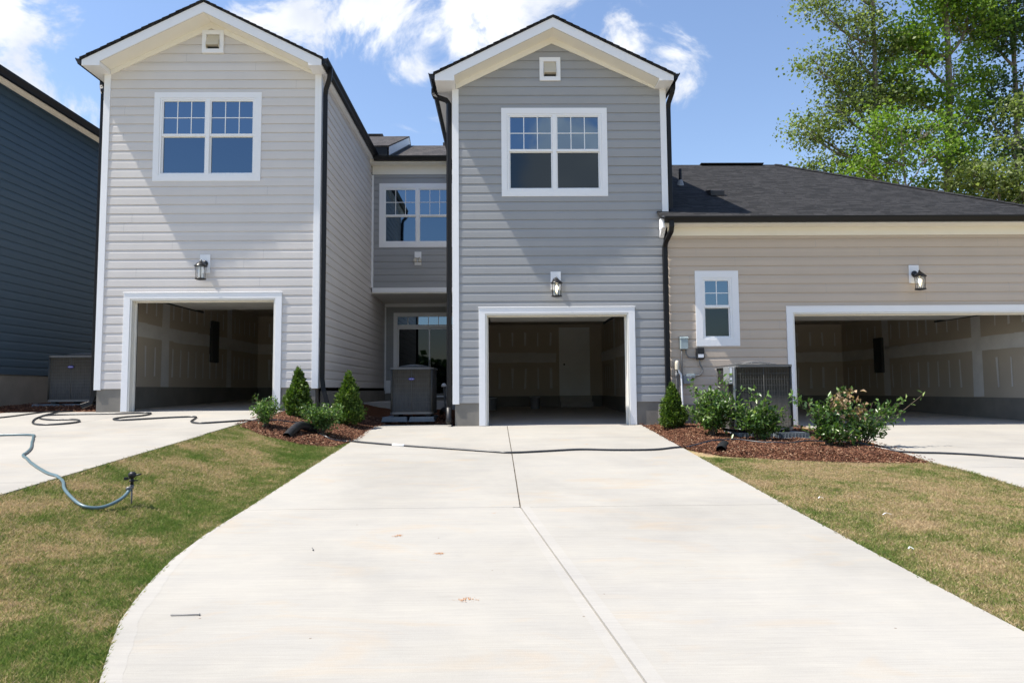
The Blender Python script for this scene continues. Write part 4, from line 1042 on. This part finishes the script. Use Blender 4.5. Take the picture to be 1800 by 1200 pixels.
# ---------------------------------------------------------------- utility fittings on the tan wall
def utilities():
    r = thing('disconnect_box', 'small galvanised electrical box on the tan wall left of the narrow window', 'electrical box', (3.557, 0, 1.455))
    m = MB(); m.box(-.075, .075, -.11, -.013, 0, .235); m.build('box_body', M['greybox'], r, bevel=.008)
    m = MB(); m.prism([(-.12, .215), (-.015, .255), (-.015, .238), (-.112, .2)], -.082, .082, 'x'); m.build('lid', M['greybox'], r, bevel=.003)
    m = MB(); m.tube([(-.04, -.05, 0), (-.045, -.05, -.12), (-.045, -.05, -.75)], .013, 8)
    m.tube(smoothpath([(.045, -.05, 0), (.045, -.05, -.08), (.10, -.05, -.155), (.20, -.05, -.165), (.27, -.05, -.165)], 5), .014, 8); m.build('conduit', M['conduit'], r)
    r = thing('meter_box', 'black plastic box with a white label below and left of the narrow window', 'electrical box', (3.872, 0, 1.255))
    m = MB(); m.box(-.078, .078, -.10, -.013, 0, .235); m.build('box_body', M['blackplastic'], r, bevel=.015)
    m = MB(); m.box(-.05, .058, -.1025, -.1005, .035, .10); m.build('label_sticker', M['label'], r)
    m = MB(); m.tube(smoothpath([(-.01, -.05, 0), (0, -.05, -.1), (.045, -.05, -.2), (0, -.05, -.29), (-.12, -.05, -.32), (-.34, -.05, -.33)], 6), .014, 8); m.build('conduit', M['conduit'], r)
    r = thing('cable_riser', 'beige capped riser with a white pipe beside the black downspout', 'utility riser', (3.41, 0, 0))
    m = MB(); m.lathe([(.042, 1.06), (.044, 1.16), (.038, 1.21), (.02, 1.235), (0, 1.24)], (0, -.08, 0), 14); m.lathe([(0, 1.06), (.042, 1.06)], (0, -.08, 0), 14); m.build('cap', M['beige'], r)
    m = MB(); m.tube(smoothpath([(.02, -.08, 1.06), (.05, -.08, .99), (.075, -.08, .92), (.085, -.09, .5), (.10, -.10, .0)], 5), .019, 8); m.build('pvc_pipe', M['trim'], r)
    m = MB(); m.tube([(-.02, -.08, 1.06), (-.015, -.08, .9), (-.01, -.08, .05)], .013, 8); m.tube([(.012, -.06, 1.06), (.02, -.06, .9), (.03, -.06, .05)], .01, 8); m.lathe([(0, .1), (.025, .09), (.028, .02), (0, 0)], (-.015, -.08, .90), 10); m.build('conduit', M['conduit'], r)
    r = thing('junction_box', 'grey junction box on the tan wall half hidden by a shrub', 'electrical box', (3.60, 0, .78)); m = MB(); m.box(-.07, .10, -.07, -.013, 0, .16); m.build('box_body', M['acside'], r, bevel=.006)
    m = MB(); m.box(.0, .17, -.06, -.013, .12, .19); m.build('cover', M['greybox'], r, bevel=.006)
    # refrigerant lines into the right unit
    r = MB()
    for k in range(3): r.tube(smoothpath([(3.9+.03*k, -.03, .30), (3.86+.03*k, -.5, .18+.05*k), (3.82, -1.0, .22+.05*k), (3.83, -1.5, .28+.04*k), (3.84, -1.75, .32+.03*k)], 5), .016, 8)
    o = r.build('refrigerant_lines', M['conduit']); tag(o, 'dark insulated refrigerant lines running from the wall to the right air conditioner', 'pipes')
    # gas meter on the side of the grey house
    r = thing('gas_meter', 'grey gas meter with white regulator behind the downspout of the grey house', 'gas meter', (-1.12, 1.7, .25))
    m = MB(); m.box(-.12, .10, -.08, .1, .28, .55); m.build('meter_body', M['acside'], r, bevel=.03)
    m = MB(); m.lathe([(0, 0), (.06, 0), (.06, .04), (.03, .07), (0, .075)], (-.14, -.1, .52), 12); m.build('regulator', M['vinyl'], r)
    m = MB(); m.tube([(-.09, -.1, -.1), (-.14, -.1, .52)], .018, 8); m.tube([(-.05, 0, .55), (-.05, 0, .82), (.1, 0, .82)], .018, 8); m.build('gas_pipe', M['conduit'], r)
utilities()

# ---------------------------------------------------------------- hoses, drain pipes, sprinkler
def zg(x, y, r):
    for P, md in ((BED_C, .06), (BED_R, .08)):
        if inpoly(x, y, P): return bed_height(x, y, P, md)[0]+r+.012
    if (lx(y) <= x <= rx(y)) or x < LEDGE or x > lerpx(REDGE_X, y): return HC(x, y)+r
    return H(x, y)+r-.012
def hose(name, label, pts, r, mat, cat='hose', lift=None, sub=7, parent=None):
    P = smoothpath([(x, y, 0) for x, y in pts], sub); out = []
    for i, p in enumerate(P):
        z = zg(p.x, p.y, r)
        if lift: z += lift(i/(len(P)-1), p)
        out.append(Vector((p.x+.004*noise.noise(p*3), p.y+.01*noise.noise(p*2.3), z)))
    # ease height changes
    for _ in range(3): out = [out[0]]+[Vector((b.x, b.y, max(b.z, (a.z+b.z+c.z)/3))) for a, b, c in zip(out, out[1:], out[2:])]+[out[-1]]
    m = MB(); m.tube(out, r, 8); o = m.build(name, mat, parent)
    if label: tag(o, label, cat)
    return o, out
HA = [(-9.6, -1.9), (-8.63, -1.36), (-8.80, -.34), (-8.86, .35), (-8.7, .72)]
o1, _ = hose('garden_hose', 'black hose running off the left edge towards the shaded air conditioner', [(-11.0, -2.2), (-9.6, -1.70), (-8.9, -1.10), (-8.8, -.34), (-8.75, .3), (-8.6, .72)], .0125, M['hose_black'])
HB = [(-8.3, .72), (-8.50, .12), (-8.24, -.91), (-7.79, -1.78), (-7.4, -2.24), (-7.08, -2.22), (-6.97, -1.93), (-7.10, -1.66), (-7.31, -1.50), (-7.66, -1.52), (-7.96, -1.32), (-8.20, -1.0), (-8.24, -.66), (-7.68, -.54), (-7.08, -.49), (-6.62, -.38), (-6.45, -.64), (-6.46, -.96), (-6.62, -1.14), (-6.65, -1.45), (-6.42, -1.66), (-6.05, -1.47), (-5.69, -1.26), (-5.38, -1.20), (-5.24, -1.5), (-5.08, -2.0), (-4.83, -2.24), (-4.53, -2.08), (-4.2, -1.85), (-3.85, -1.75), (-3.62, -1.55), (-3.42, -1.45), (-3.2, -1.65), (-2.99, -1.95), (-2.8, -2.1), (-2.52, -2.05), (-2.21, -2.25), (-1.61, -2.60), (-.88, -2.96), (-.19, -3.31), (.14, -3.44), (.64, -3.33), (1.15, -3.20), (1.63, -3.29), (2.22, -3.28), (2.6, -3.08), (2.95, -2.95), (3.3, -2.80), (3.62, -2.72), (4.0, -2.95), (4.25, -3.0), (4.6, -2.75), (4.85, -2.72), (5.2, -2.85), (5.5, -3.05), (5.72, -3.3), (5.98, -3.46), (6.3, -3.54), (6.69, -3.73), (7.05, -4.02), (7.5, -4.3)]
o2, path2 = hose('garden_hose', 'long black hose snaking over all three drives through both mulch beds', HB, .0145, M['hose_black'])
c = min(path2, key=lambda p: (p.x+1.62)**2+(p.y+2.6)**2); i = path2.index(c)
m = MB(); m.tube([path2[i-1], path2[i], path2[i+1]], .021, 10); m.build('hose_coupling', M['vinyl'], o2)
HGp = [(-8.6, -3.55), (-7.5, -3.6), (-6.64, -3.57), (-6.38, -3.85), (-6.02, -4.40), (-5.72, -4.85), (-5.50, -5.25), (-5.40, -5.45), (-5.22, -5.66), (-4.93, -6.0), (-4.66, -6.30), (-4.37, -6.6), (-4.09, -6.83), (-3.90, -7.08), (-3.68, -7.30), (-3.53, -7.38), (-3.42, -7.30), (-3.37, -7.12), (-3.365, -7.0)]
def lf(t, p): return .12*max(0, (t-.86)/.14)**1.5
spk = thing('sprinkler', 'black impulse sprinkler head at the end of the grey hose on the left lawn', 'sprinkler', (-3.36, -6.98, H(-3.36, -6.98)))
o3, path3 = hose('garden_hose', 'grey green hose curving over the left drive onto the lawn to the sprinkler', HGp, .0145, M['hose_grey'], lift=lf)
def sprinkler():
    e = path3[-1]; b = Vector((-3.36, -6.98, H(-3.36, -6.98))); z = e.z-b.z
    m = MB(); m.tube([(0, 0, -.06), (0, 0, z)], .007, 6); m.tube([(e.x-b.x-.01, e.y-b.y-.03, z), (0, 0, z+.005), (0, 0, z+.03)], .018, 8); m.build('spike', M['acrim'], spk)
    sc = lambda mb: setattr(mb, 'v', [(v[0]*.92, v[1]*.92, z+(v[2]-z)*.82) for v in mb.v])
    m = MB(); m.lathe([(0, 0), (.015, 0), (.015, .05), (.028, .055), (.028, .068), (.014, .07), (.014, .09), (.03, .10), (.038, .115), (.036, .14), (.02, .158), (0, .16)], (0, 0, z+.02), 12); sc(m); m.build('sprinkler_head', M['blackplastic'], spk)
    m = MB(); m.tube([(0, 0, z+.13), (.09, -.01, z+.155)], .010, 6); m.tube([(0, 0, z+.12), (-.055, .0, z+.10)], .009, 6); m.box(-.075, -.045, -.012, .012, z+.09, z+.12); m.tube([(0, 0, z+.08), (.055, 0, z+.085)], .006, 5); sc(m); m.build('spray_arm', M['blackplastic'], spk)
sprinkler()
def drain(pts, r, label):
    m = MB(); P = smoothpath(pts, 5); k = 14; n = len(P)
    prof = [(math.cos(2*math.pi*j/k)*r, math.sin(2*math.pi*j/k)*r) for j in range(k)]
    radii = [1+(.05 if i % 2 else 0) for i in range(n)]
    m.sweep(P, prof, False, True, radii); m.sweep(P, [(a*.86, b*.86) for a, b in prof][::-1], False, True)
    m.tube([P[0], P[1]], r*.84, 12)
    o = m.build('drain_pipe', M['blackplastic']); tag(o, label, 'drain pipe', 'corrugated drain outlets in the mulch')
zb = lambda x, y: zbed(x, y, BED_C, .06)
drain([(-3.13, -1.70, zb(-3.13, -1.7)+.02), (-3.19, -1.88, zb(-3.2, -1.9)+.09), (-3.27, -2.15, zb(-3.27, -2.1)+.11), (-3.32, -2.42, zb(-3.32, -2.4)+.06), (-3.335, -2.60, zb(-3.34, -2.6)+.015)], .068, 'curved black drain pipe rising from the mulch between two small shrubs')
zb2 = lambda x, y: zbed(x, y, BED_R, .08)
drain([(3.38, -2.95, zb2(3.3, -3.2)-.02), (3.27, -3.2, zb2(3.2, -3.3)+.03), (3.16, -3.42, zb2(3.16, -3.4)+.03), (3.12, -3.52, H(3.1, -3.5)+.03)], .066, 'short black drain outlet at the edge of the right mulch bed')
def dark_bits():
    r = MB(); r.tube(smoothpath([(-1.28, 1.25, .22), (-1.2, .95, .30), (-1.1, .75, .26), (-1.06, .55, .16)], 5), .05, 10); o = r.build('drain_pipe', M['blackplastic']); tag(o, 'black pipe joining the downspout behind the centre air conditioner', 'drain pipe')
dark_bits()
# buckets on the garage floor
def bucket(x, y, z, label, s=1):
    r = thing('bucket', label, 'bucket', (x, y, z), 'buckets in the centre garage')
    m = MB(); m.lathe([(0, 0), (.13*s, 0), (.15*s, .36*s), (.156*s, .36*s), (.156*s, .33*s)], (0, 0, 0), 18); m.build('pail', M['bucket'], r)
    m = MB(); m.tube([(.155*s*math.cos(a), .0+.155*s*math.sin(a), .33*s-.10*math.sin(a if a < math.pi else 0)) for a in np.linspace(math.pi, 2*math.pi, 10)], .004, 4); m.build('handle', M['conduit'], r)
bucket(.98, 7.0, .018*7, 'pale bucket near the middle of the grey house garage floor')
bucket(-.30, 6.2, .018*6.2, 'darker bucket by the left wall of the grey house garage')

# ---------------------------------------------------------------- leaves / shrubs / trees
def leaf_mesh(name, P, N_, size, rnd, mat, parent, aspect=.45, fold=.15, drop=0.0, outward=None):
    """P (n,3) leaf bases; each leaf is a folded kite of two quads"""
    n = len(P)
    d = rnd.normal(size=(n, 3)); 
    if outward is not None: d = d*.75+outward
    d[:, 2] -= drop; d /= np.linalg.norm(d, axis=1)[:, None]+1e-9
    u = rnd.normal(size=(n, 3)); u[:, 2] += 1.2 ; s = np.cross(d, u); s /= np.linalg.norm(s, axis=1)[:, None]+1e-9
    nn = np.cross(s, d); L = size*rnd.uniform(.6, 1.25, n)[:, None]; w = L*aspect
    A = P; B = P+d*L*.5+s*w+nn*L*fold; Cc = P+d*L; D = P+d*L*.5-s*w+nn*L*fold
    V = np.stack([A, B, Cc, D], 1).reshape(-1, 3)
    b = (np.arange(n)*4)[:, None]
    F = np.concatenate([b+np.array([[0, 1, 2]]), b+np.array([[0, 2, 3]])])
    return npmesh(name, V, F, mat, parent)
def thuja(loc, label, h, w, seed):
    r = thing('conifer_shrub', label, 'conifer', loc, 'small cone shaped conifers by the walls'); rnd = np.random.RandomState(seed)
    n = 5200; t = rnd.beta(1.1, 1.5, n); a = rnd.uniform(0, 2*np.pi, n)
    lump = 1+.30*np.sin(a*3+t*9+seed)*np.sin(t*21+a*2)+.10*np.sin(a*7+t*33)
    prof = np.interp(t, [0, .12, .3, .6, .85, 1], [.72, 1.0, .95, .62, .28, .04])
    rad = w/2*prof*lump*np.sqrt(rnd.uniform(.35, 1, n))
    P = np.stack([rad*np.cos(a), rad*np.sin(a), .04+t*h*.94+.03*rnd.normal(size=n)], 1)
    out = np.stack([np.cos(a)*.9, np.sin(a)*.9, np.full(n, 1.1)], 1)
    leaf_mesh('foliage', P, None, .055, rnd, M['leaf_thuja'], r, .30, .1, 0, out)
    m = MB(); m.tube([(0, 0, -.05), (0, 0, h*.8)], .016, 6, [1.3]+[.5]); m.build('trunk', M['twig'], r)
def shrub(loc, label, stems, seed, leafsize=.075, nleaf=40, mat='leaf_shrub', dead=None, group='leafy shrubs in the mulch beds', spread=.13, nsub=5):
    """stems: list of (tip dx,dy,dz, bushiness)"""
    r = thing('leafy_shrub', label, 'shrub', loc, group); rnd = np.random.RandomState(seed); m = MB(); PL = []; OD = []; DD = []; OD2 = []
    for si, (dx, dy, dz, bush) in enumerate(stems):
        tip = Vector((dx, dy, dz)); mid = tip*.5+Vector((rnd.uniform(-.06, .06), rnd.uniform(-.06, .06), .08))
        path = smoothpath([(rnd.uniform(-.03, .03), rnd.uniform(-.03, .03), -.04), mid*.5+Vector((0, 0, .03)), mid, tip], 4)
        m.tube(path, .009, 5, list(np.linspace(1.2, .35, len(path))))
        subs = [path]
        for k in range(int(round(nsub*bush))):
            b = path[rnd.randint(int(len(path)*.3), len(path))]; L = rnd.uniform(.10, .28)
            d = Vector(rnd.normal(size=3)); d.z = abs(d.z)*.8+.15; d = (d+tip.normalized()*.8).normalized()
            q = [b, b+d*L*.5+Vector((0, 0, -.01)), b+d*L]; m.tube(q, .004, 4, [1, .8, .5]); subs.append(q)
        isdead = dead and si in dead
        for j, q in enumerate(subs):
            q = smoothpath(q, 3)[-7:] if j else path[len(path)//3:]
            for p in q:
                for c_ in range(max(1, int(nleaf/ (7 if j else 12)))):
                    off = Vector(rnd.normal(size=3))*spread*.28
                    (DD if isdead and p.z > dz*.72 else PL).append(tuple(p+off)); (OD2 if isdead and p.z > dz*.72 else OD).append(tuple(Vector((p.x*.5, p.y*.5, .35))))
    m.build('branches', M['twig'], r)
    leaf_mesh('foliage', np.array(PL), None, leafsize*.85, rnd, M[mat], r, .24, .12, .0, np.array(OD)*1.3)
    if DD: o = leaf_mesh('dead_foliage', np.array(DD), None, leafsize*.85, rnd, M['leaf_dead'], r, .28, .25, .5)
def stems_ring(n, w, h, seed, base=.45):
    rnd = random.Random(seed); out = []
    for i in range(n):
        a = 2*math.pi*i/n+rnd.uniform(-.4, .4); q = rnd.uniform(.25, 1); out.append((math.cos(a)*w/2*q, math.sin(a)*w/2*q, h*(rnd.uniform(base, 1) if q > .5 else rnd.uniform(.8, 1)), 1))
    return out
Lz = lambda x, y: zbed(x, y, BED_C, .06)
thuja((-3.72, -.72, Lz(-3.72, -.72)), 'small cone shaped conifer in front of the light house corner', .86, .46, 1)
thuja((-2.90, -.30, Lz(-2.9, -.3)), 'small cone shaped conifer right of the black kicked out downspout', 1.0, .52, 2)
Rz = lambda x, y: zbed(x, y, BED_R, .08)
thuja((3.08, -.95, Rz(3.08, -.95)), 'small cone shaped conifer beside the downspout in the right bed', .76, .42, 3)
shrub((-3.76, -2.30, Lz(-3.76, -2.3)), 'small round leafy shrub nearest the light house garage', stems_ring(9, .36, .29, 5), 11, .055, 40, spread=.11)
shrub((-2.98, -1.82, Lz(-2.98, -1.82)), 'low bushy shrub between the two conifers left of centre', stems_ring(13, .60, .33, 6, .5), 12, .058, 42, spread=.14)
shrub((3.42, -2.15, Rz(3.42, -2.15)), 'tall dense leafy shrub in front of the utility boxes', stems_ring(14, .74, .66, 7, .4)+[(0.1, 0, 0.762, 1), (0.3, 0, 0.578, 1), (0.45, 0, 0.306, .8)], 13, .10, 32, spread=.17)
shrub((4.02, -2.55, Rz(4.02, -2.55)), 'open forked shrub in front of the left half of the dark air conditioner', [(-0.42, 0, 0.577, 1.1), (-0.12, 0, 0.607, 1.2), (0.02, .05, 0.651, 1.2), (0.14, 0, 0.592, 1), (0.2, 0, 0.311, 1), (-0.15, -.1, 0.281, 1.2), (0.05, -.1, 0.311, 1.3), (-0.35, 0, 0.185, .7), (0.55, 0, 0.311, 1.1), (0.62, 0, 0.222, .9), (0.45, 0, 0.407, 1), (0, -.1, 0.185, 1.2), (-0.3, 0, 0.533, .8)], 14, .098, 28, spread=.13, nsub=3.5)
shrub((4.86, -3.10, Rz(4.86, -3.1)), 'leaning shrub with brown dead twig tips right of the air conditioner', [(-0.253, 0, 0.484, 1), (-0.368, .05, 0.624, .7), (-0.115, 0, 0.39, 1.3), (0.115, 0, 0.429, 1.3), (0.115, 0, 0.64, 1), (-0.0575, 0, 0.484, 1), (0.322, 0, 0.718, 1), (0.23, 0, 0.764, 1.2), (0.345, 0, 0.351, 1.3), (0.437, 0, 0.234, 1), (0, -.12, 0.156, 1.2), (-0.287, 0, 0.234, 1.1), (0.402, -.1, 0.0936, .9), (0.172, -.1, 0.218, 1.2), (0.46, 0, 0.507, 1.2), (-0.0575, 0, 0.562, .8)], 15, .10, 26, dead=(6, 7, 14), spread=.13, nsub=3)
shrub((5.52, -2.85, Rz(5.52, -2.85)), 'airy shrub with a long branch reaching right over the right drive', [(-0.413, 0, 0.705, 1.1), (-0.212, 0, 0.847, 1.0), (-0.295, 0, 0.515, 1.2), (-0.059, 0, 0.622, 1.2), (0.177, 0, 0.647, 1.2), (0.413, 0, 0.598, 1.2), (0.649, 0, 0.664, 1.1), (0.944, 0, 0.747, 1.0), (0.354, 0, 0.415, .9), (-0.413, 0, 0.349, 1.0), (-0.118, -.05, 0.124, .8), (0.212, 0, 0.116, .6), (-0.33, .05, 0.764, .8)], 16, .10, 24, dead=(12,), spread=.12, nsub=2.8)

def tree(loc, label, h, lean, lobes, leafmat, seed, leafsize=.17, per=1500, trunk_r=.2, name='broadleaf_tree', clump=.42, dz=0):
    lobes = [(a, b, c+dz, d, e, g) for a, b, c, d, e, g in lobes]
    r = thing(name, label, 'tree', loc, 'trees behind the tan house'); rnd = np.random.RandomState(seed); m = MB()
    top = Vector((lean, 0, h)); tr = smoothpath([(0, 0, -.3), (lean*.2, .1, h*.3), (lean*.55+.2, -.1, h*.6), top], 6); nT = len(tr)
    m.tube(tr, trunk_r, 10, list(np.linspace(1.15, .12, nT)))
    Ps = []; Os = []
    for (lx_, ly_, lz_, rx_, rz_, dens) in lobes:
        c = Vector((lx_, ly_, lz_)); k = min(range(nT), key=lambda i: abs(tr[i].z-(lz_-rx_*.9-.4))); b = tr[k]
        mid = b.lerp(c, .5)+Vector((0, 0, -.1*(c-b).length)); limb = smoothpath([b, mid, c], 5)
        m.tube(limb, trunk_r*.36, 6, list(np.linspace(1, .25, len(limb))))
        nc = int(per*dens*rx_*rz_/46)+7
        for q in range(nc):
            v = Vector(rnd.normal(size=3)).normalized()*(rnd.uniform(.15, 1)**.45); pc = c+Vector((v.x*rx_, v.y*rx_*.9, v.z*rz_))
            if noise.noise(pc*.62+Vector((seed, 0, 0))) < -.03: continue
            if q % 3 == 0:
                s0 = limb[rnd.randint(len(limb)//2, len(limb))]; mm = s0.lerp(pc, .55)+Vector((0, 0, .12)); m.tube([s0, mm, pc], .022, 4, [1, .6, .25])
            nl = int(rnd.uniform(.5, 1.5)*30); dr = rnd.normal(size=(nl, 3))*np.array([clump, clump, clump*.42]); cc = np.array(pc)+dr
            Ps.append(cc); Os.append(np.tile(np.array([v.x*.4, v.y*.4, .1]), (nl, 1)))
    P = np.concatenate(Ps); O = np.concatenate(Os)
    m.build('trunk', M['bark'], r); leaf_mesh('crown', P, None, leafsize, rnd, M[leafmat], r, .40, .12, .35, O)
# crowns are lists of lobes (x, y, z, radius, half height, density), metres from the tree foot
T1 = [(-1.9, 0, 7.2, 1.4, .9, 1), (-2.6, .4, 9.3, 1.2, .9, 1), (-1.7, -.3, 10.3, 1.5, 1.1, 1), (-.2, .6, 8.4, 1.4, 1.1, .8), (-2.2, 0, 12.3, 1.4, 1.2, 1), (-.6, .3, 11.4, 1.7, 1.4, 1.1), (-.8, 0, 13.8, 1.7, 1.3, 1), (-2.0, 0, 15.3, 1.2, 1.0, .9), (-.2, .3, 15.6, 1.6, 1.2, .9),
      (.9, 0, 9.8, 1.5, 1.2, .9), (1.3, .4, 12.0, 1.7, 1.4, 1), (.4, 0, 17.5, 1.6, 1.4, .9), (-1.4, 0, 17.8, 1.3, 1.2, .9), (1.8, 0, 13.8, 1.4, 1.1, .8), (.2, 0, 20.0, 1.6, 1.4, .8), (-3.4, 0, 7.8, .9, .6, .8), (-3.0, .4, 6.6, 1.3, .8, 1), (-1.2, .4, 6.3, 1.3, .8, .9), (-2.9, 0, 8.9, 1.0, .7, .9), (-3.3, 0, 11.0, .8, .5, .7), (1.4, 0, 8.2, 1.5, 1.2, 1), (.2, 0, 6.9, 1.4, 1.0, 1), (1.9, 0, 10.6, 1.2, 1.0, .9)]
tree((18.45, 20, 0), 'olive leaved tree nearest the ridge of the tan house, its limbs spreading left', 27, .6, [q for q in T1 if q[0] > -3.2], 'leaf_olive', 31, .165, 1500, .26, dz=4.4)
T2 = [(-2.2, 0, 14.2, 1.7, 1.2, 1), (-1.0, .4, 16.2, 1.7, 1.3, 1), (-2.4, 0, 16.6, 1.3, 1.0, .8), (.3, 0, 12.6, 1.4, 1.3, 1), (.9, .3, 15.0, 1.7, 1.5, 1), (-1.0, 0, 11.4, 1.3, .8, 1), (.9, 0, 10.4, 1.3, 1.0, .9), (1.6, 0, 17.4, 1.8, 1.4, 1), (0, 0, 18.8, 1.8, 1.3, 1), (-.9, .3, 8.8, 1.1, .7, .9),
      (1.5, .4, 12.6, 1.4, 1.1, .9), (0.2, 0, 20.8, 2.0, 1.4, .9), (.4, 0, 7.4, .9, .6, .8), (2.2, 0, 20, 1.6, 1.4, .9), (1.0, 0, 22.5, 1.6, 1.4, .8)]
tree((22.4, 20, 0), 'bright green tree with a straight grey trunk in the gap between crowns', 29, .3, T2, 'leaf_gum', 32, .19, 1900, .30, dz=1.8)
T3 = [(-1.3, 0, 7.7, 1.7, 1.1, 1.2), (.3, .3, 8.3, 1.6, 1.1, 1.2), (-.3, 0, 6.3, 1.5, .9, 1.0), (1.3, 0, 7.0, 1.3, .9, 1.0), (-1.9, 0, 6.2, 1.1, .7, .9), (1.9, 0, 8.3, 1.2, .8, 1)]
tree((18.9, 18, 0), 'short bright green young tree in front of the two tall trees', 13.5, .0, T3, 'leaf_gum', 33, .17, 1150, .13, dz=4.8)
T4 = [(0, 0, 8, 1.9, 1.6, 1.2), (-1.4, .4, 9.2, 1.5, 1.1, 1), (.6, 0, 11, 2.0, 1.6, 1.2), (-1.2, 0, 12.3, 1.5, 1.1, 1), (.8, 0, 14, 2.2, 1.8, 1.2), (-.7, 0, 16.4, 1.6, 1.4, 1.1), (.6, 0, 18, 2.2, 1.8, 1.2), (0, 0, 21, 2.1, 1.7, 1.1), (-1.6, 0, 6.3, 1.5, .9, 1), (1.3, 0, 6.0, 1.6, 1.0, 1), (.4, 0, 4.6, 1.8, 1.1, 1)]
tree((26.6, 21, 0), 'dark dense tree at the top right corner', 26, .2, T4, 'leaf_dark', 34, .18, 1700, .26, dz=2.5)
T5 = [(0, 0, 5.2, 1.8, .9, 1.1), (1.6, 0, 5.6, 1.5, .9, 1), (-1.5, .3, 5.0, 1.3, .7, 1), (.6, .3, 6.9, 1.6, .9, 1), (-.9, 0, 6.4, 1.2, .7, .9)]
tree((22.9, 17.5, 0), 'low olive undergrowth tree rising just over the hip of the tan roof', 11, .1, T5, 'leaf_olive', 35, .18, 1700, .12, dz=4.0)
T6 = [(0, 0, 6.6, 1.8, 1.0, 1.1), (.9, 0, 8.2, 1.6, 1.0, 1), (-.8, .3, 8.8, 1.2, .7, 1), (-1.4, 0, 5.6, 1.3, .9, 1), (.3, 0, 4.8, 1.7, .8, 1.1), (.2, 0, 10.2, 1.5, .9, 1)]
tree((25.4, 18, 0), 'olive leaved tree at the right edge in front of the dark tree', 14, .1, T6, 'leaf_olive', 36, .18, 1700, .14, dz=3.6)

# ---------------------------------------------------------------- litter on the concrete and lawn
def litter():
    def nail(x, y, a, L, label):
        z = HC(x, y)+.006; m = MB(); dx, dy = math.cos(a)*L/2, math.sin(a)*L/2
        m.tube([(x-dx, y-dy, z), (x+dx, y+dy, z)], .0032, 6); m.tube([(x+dx, y+dy, z), (x+dx*1.06, y+dy*1.06, z)], .007, 8); o = m.build('nail', M['conduit']); tag(o, label, 'nail')
    nail(-1.82, -9.27, .02, .16, 'long dark nail lying near the curved edge of the centre drive')
    nail(-1.44, -8.01, -1.2, .075, 'short dark nail lying above the longer one on the centre drive')
    def clod(x, y, sx, sy_, seed, label):
        rnd = np.random.RandomState(seed); n = 70; m = MB(); z = HC(x, y)+.003
        for k in range(n):
            a = rnd.uniform(0, 6.28); q = rnd.rand()**.6; px, py = x+sx*q*math.cos(a), y+sy_*q*math.sin(a); s = rnd.uniform(.002, .007)*(1.3-q)
            m.faces([(px-s, py, z), (px, py-s, z), (px+s, py, z), (px, py+s, z), (px, py, z+s*.8)], [(0, 1, 4), (1, 2, 4), (2, 3, 4), (3, 0, 4)])
        o = m.build('clay_crumbs', M['clay']); tag(o, label, 'clay crumbs')
    M['clay'] = paint('clay', (.42, .22, .11), .9, .2, 30, 0)
    clod(-.85, -7.66, .05, .05, 1, 'brown clay crumbs left of the orange smear on the drive'); clod(-.47, -8.15, .05, .035, 2, 'orange brown clay smear in the middle of the drive'); clod(-.22, -9.08, .09, .05, 3, 'scattered clay crumbs nearest the camera beside the valley joint')
    def scrap(x, y, L, a, label):
        m = MB(); z = H(x, y)+.012; P = smoothpath([(x-(L:=L*.65)/2*math.cos(a), y-L/2*math.sin(a), z), (x, y+.015, z+.012), (x+L/2*math.cos(a), y+L/2*math.sin(a), z)], 4)
        m.sweep(P, [(-.004, -.001), (.004, -.001), (.004, .001), (-.004, .001)], True, False); o = m.build('scrap', M['vinyl']); tag(o, label, 'litter')
    scrap(3.15, -6.5, .09, .2, 'white scrap lying on the right lawn nearest the drive joint'); scrap(3.44, -7.15, .13, .1, 'curved pale strip in the middle of the right lawn'); scrap(3.02, -8.2, .055, -.3, 'small white scrap low on the right lawn')
litter()

def far_wood():
    rnd = np.random.RandomState(77); n = 26000; a = rnd.uniform(-1.1, 1.1, n); D = 85+rnd.uniform(-4, 4, n)
    top = 7.5+2.2*np.sin(a*17)+1.3*np.sin(a*41+1)+.8*np.sin(a*97)
    P = np.stack([D*np.sin(a), -13.3-D*np.cos(a), -1+rnd.uniform(0, 1, n)**.8*top], 1)
    o = leaf_mesh('far_wood', P, None, 1.1, rnd, M['leaf_dark'], None, .6, .1, .2); tag(o, 'far dark wood across the street behind the viewer', 'wood', kind='stuff')
far_wood()
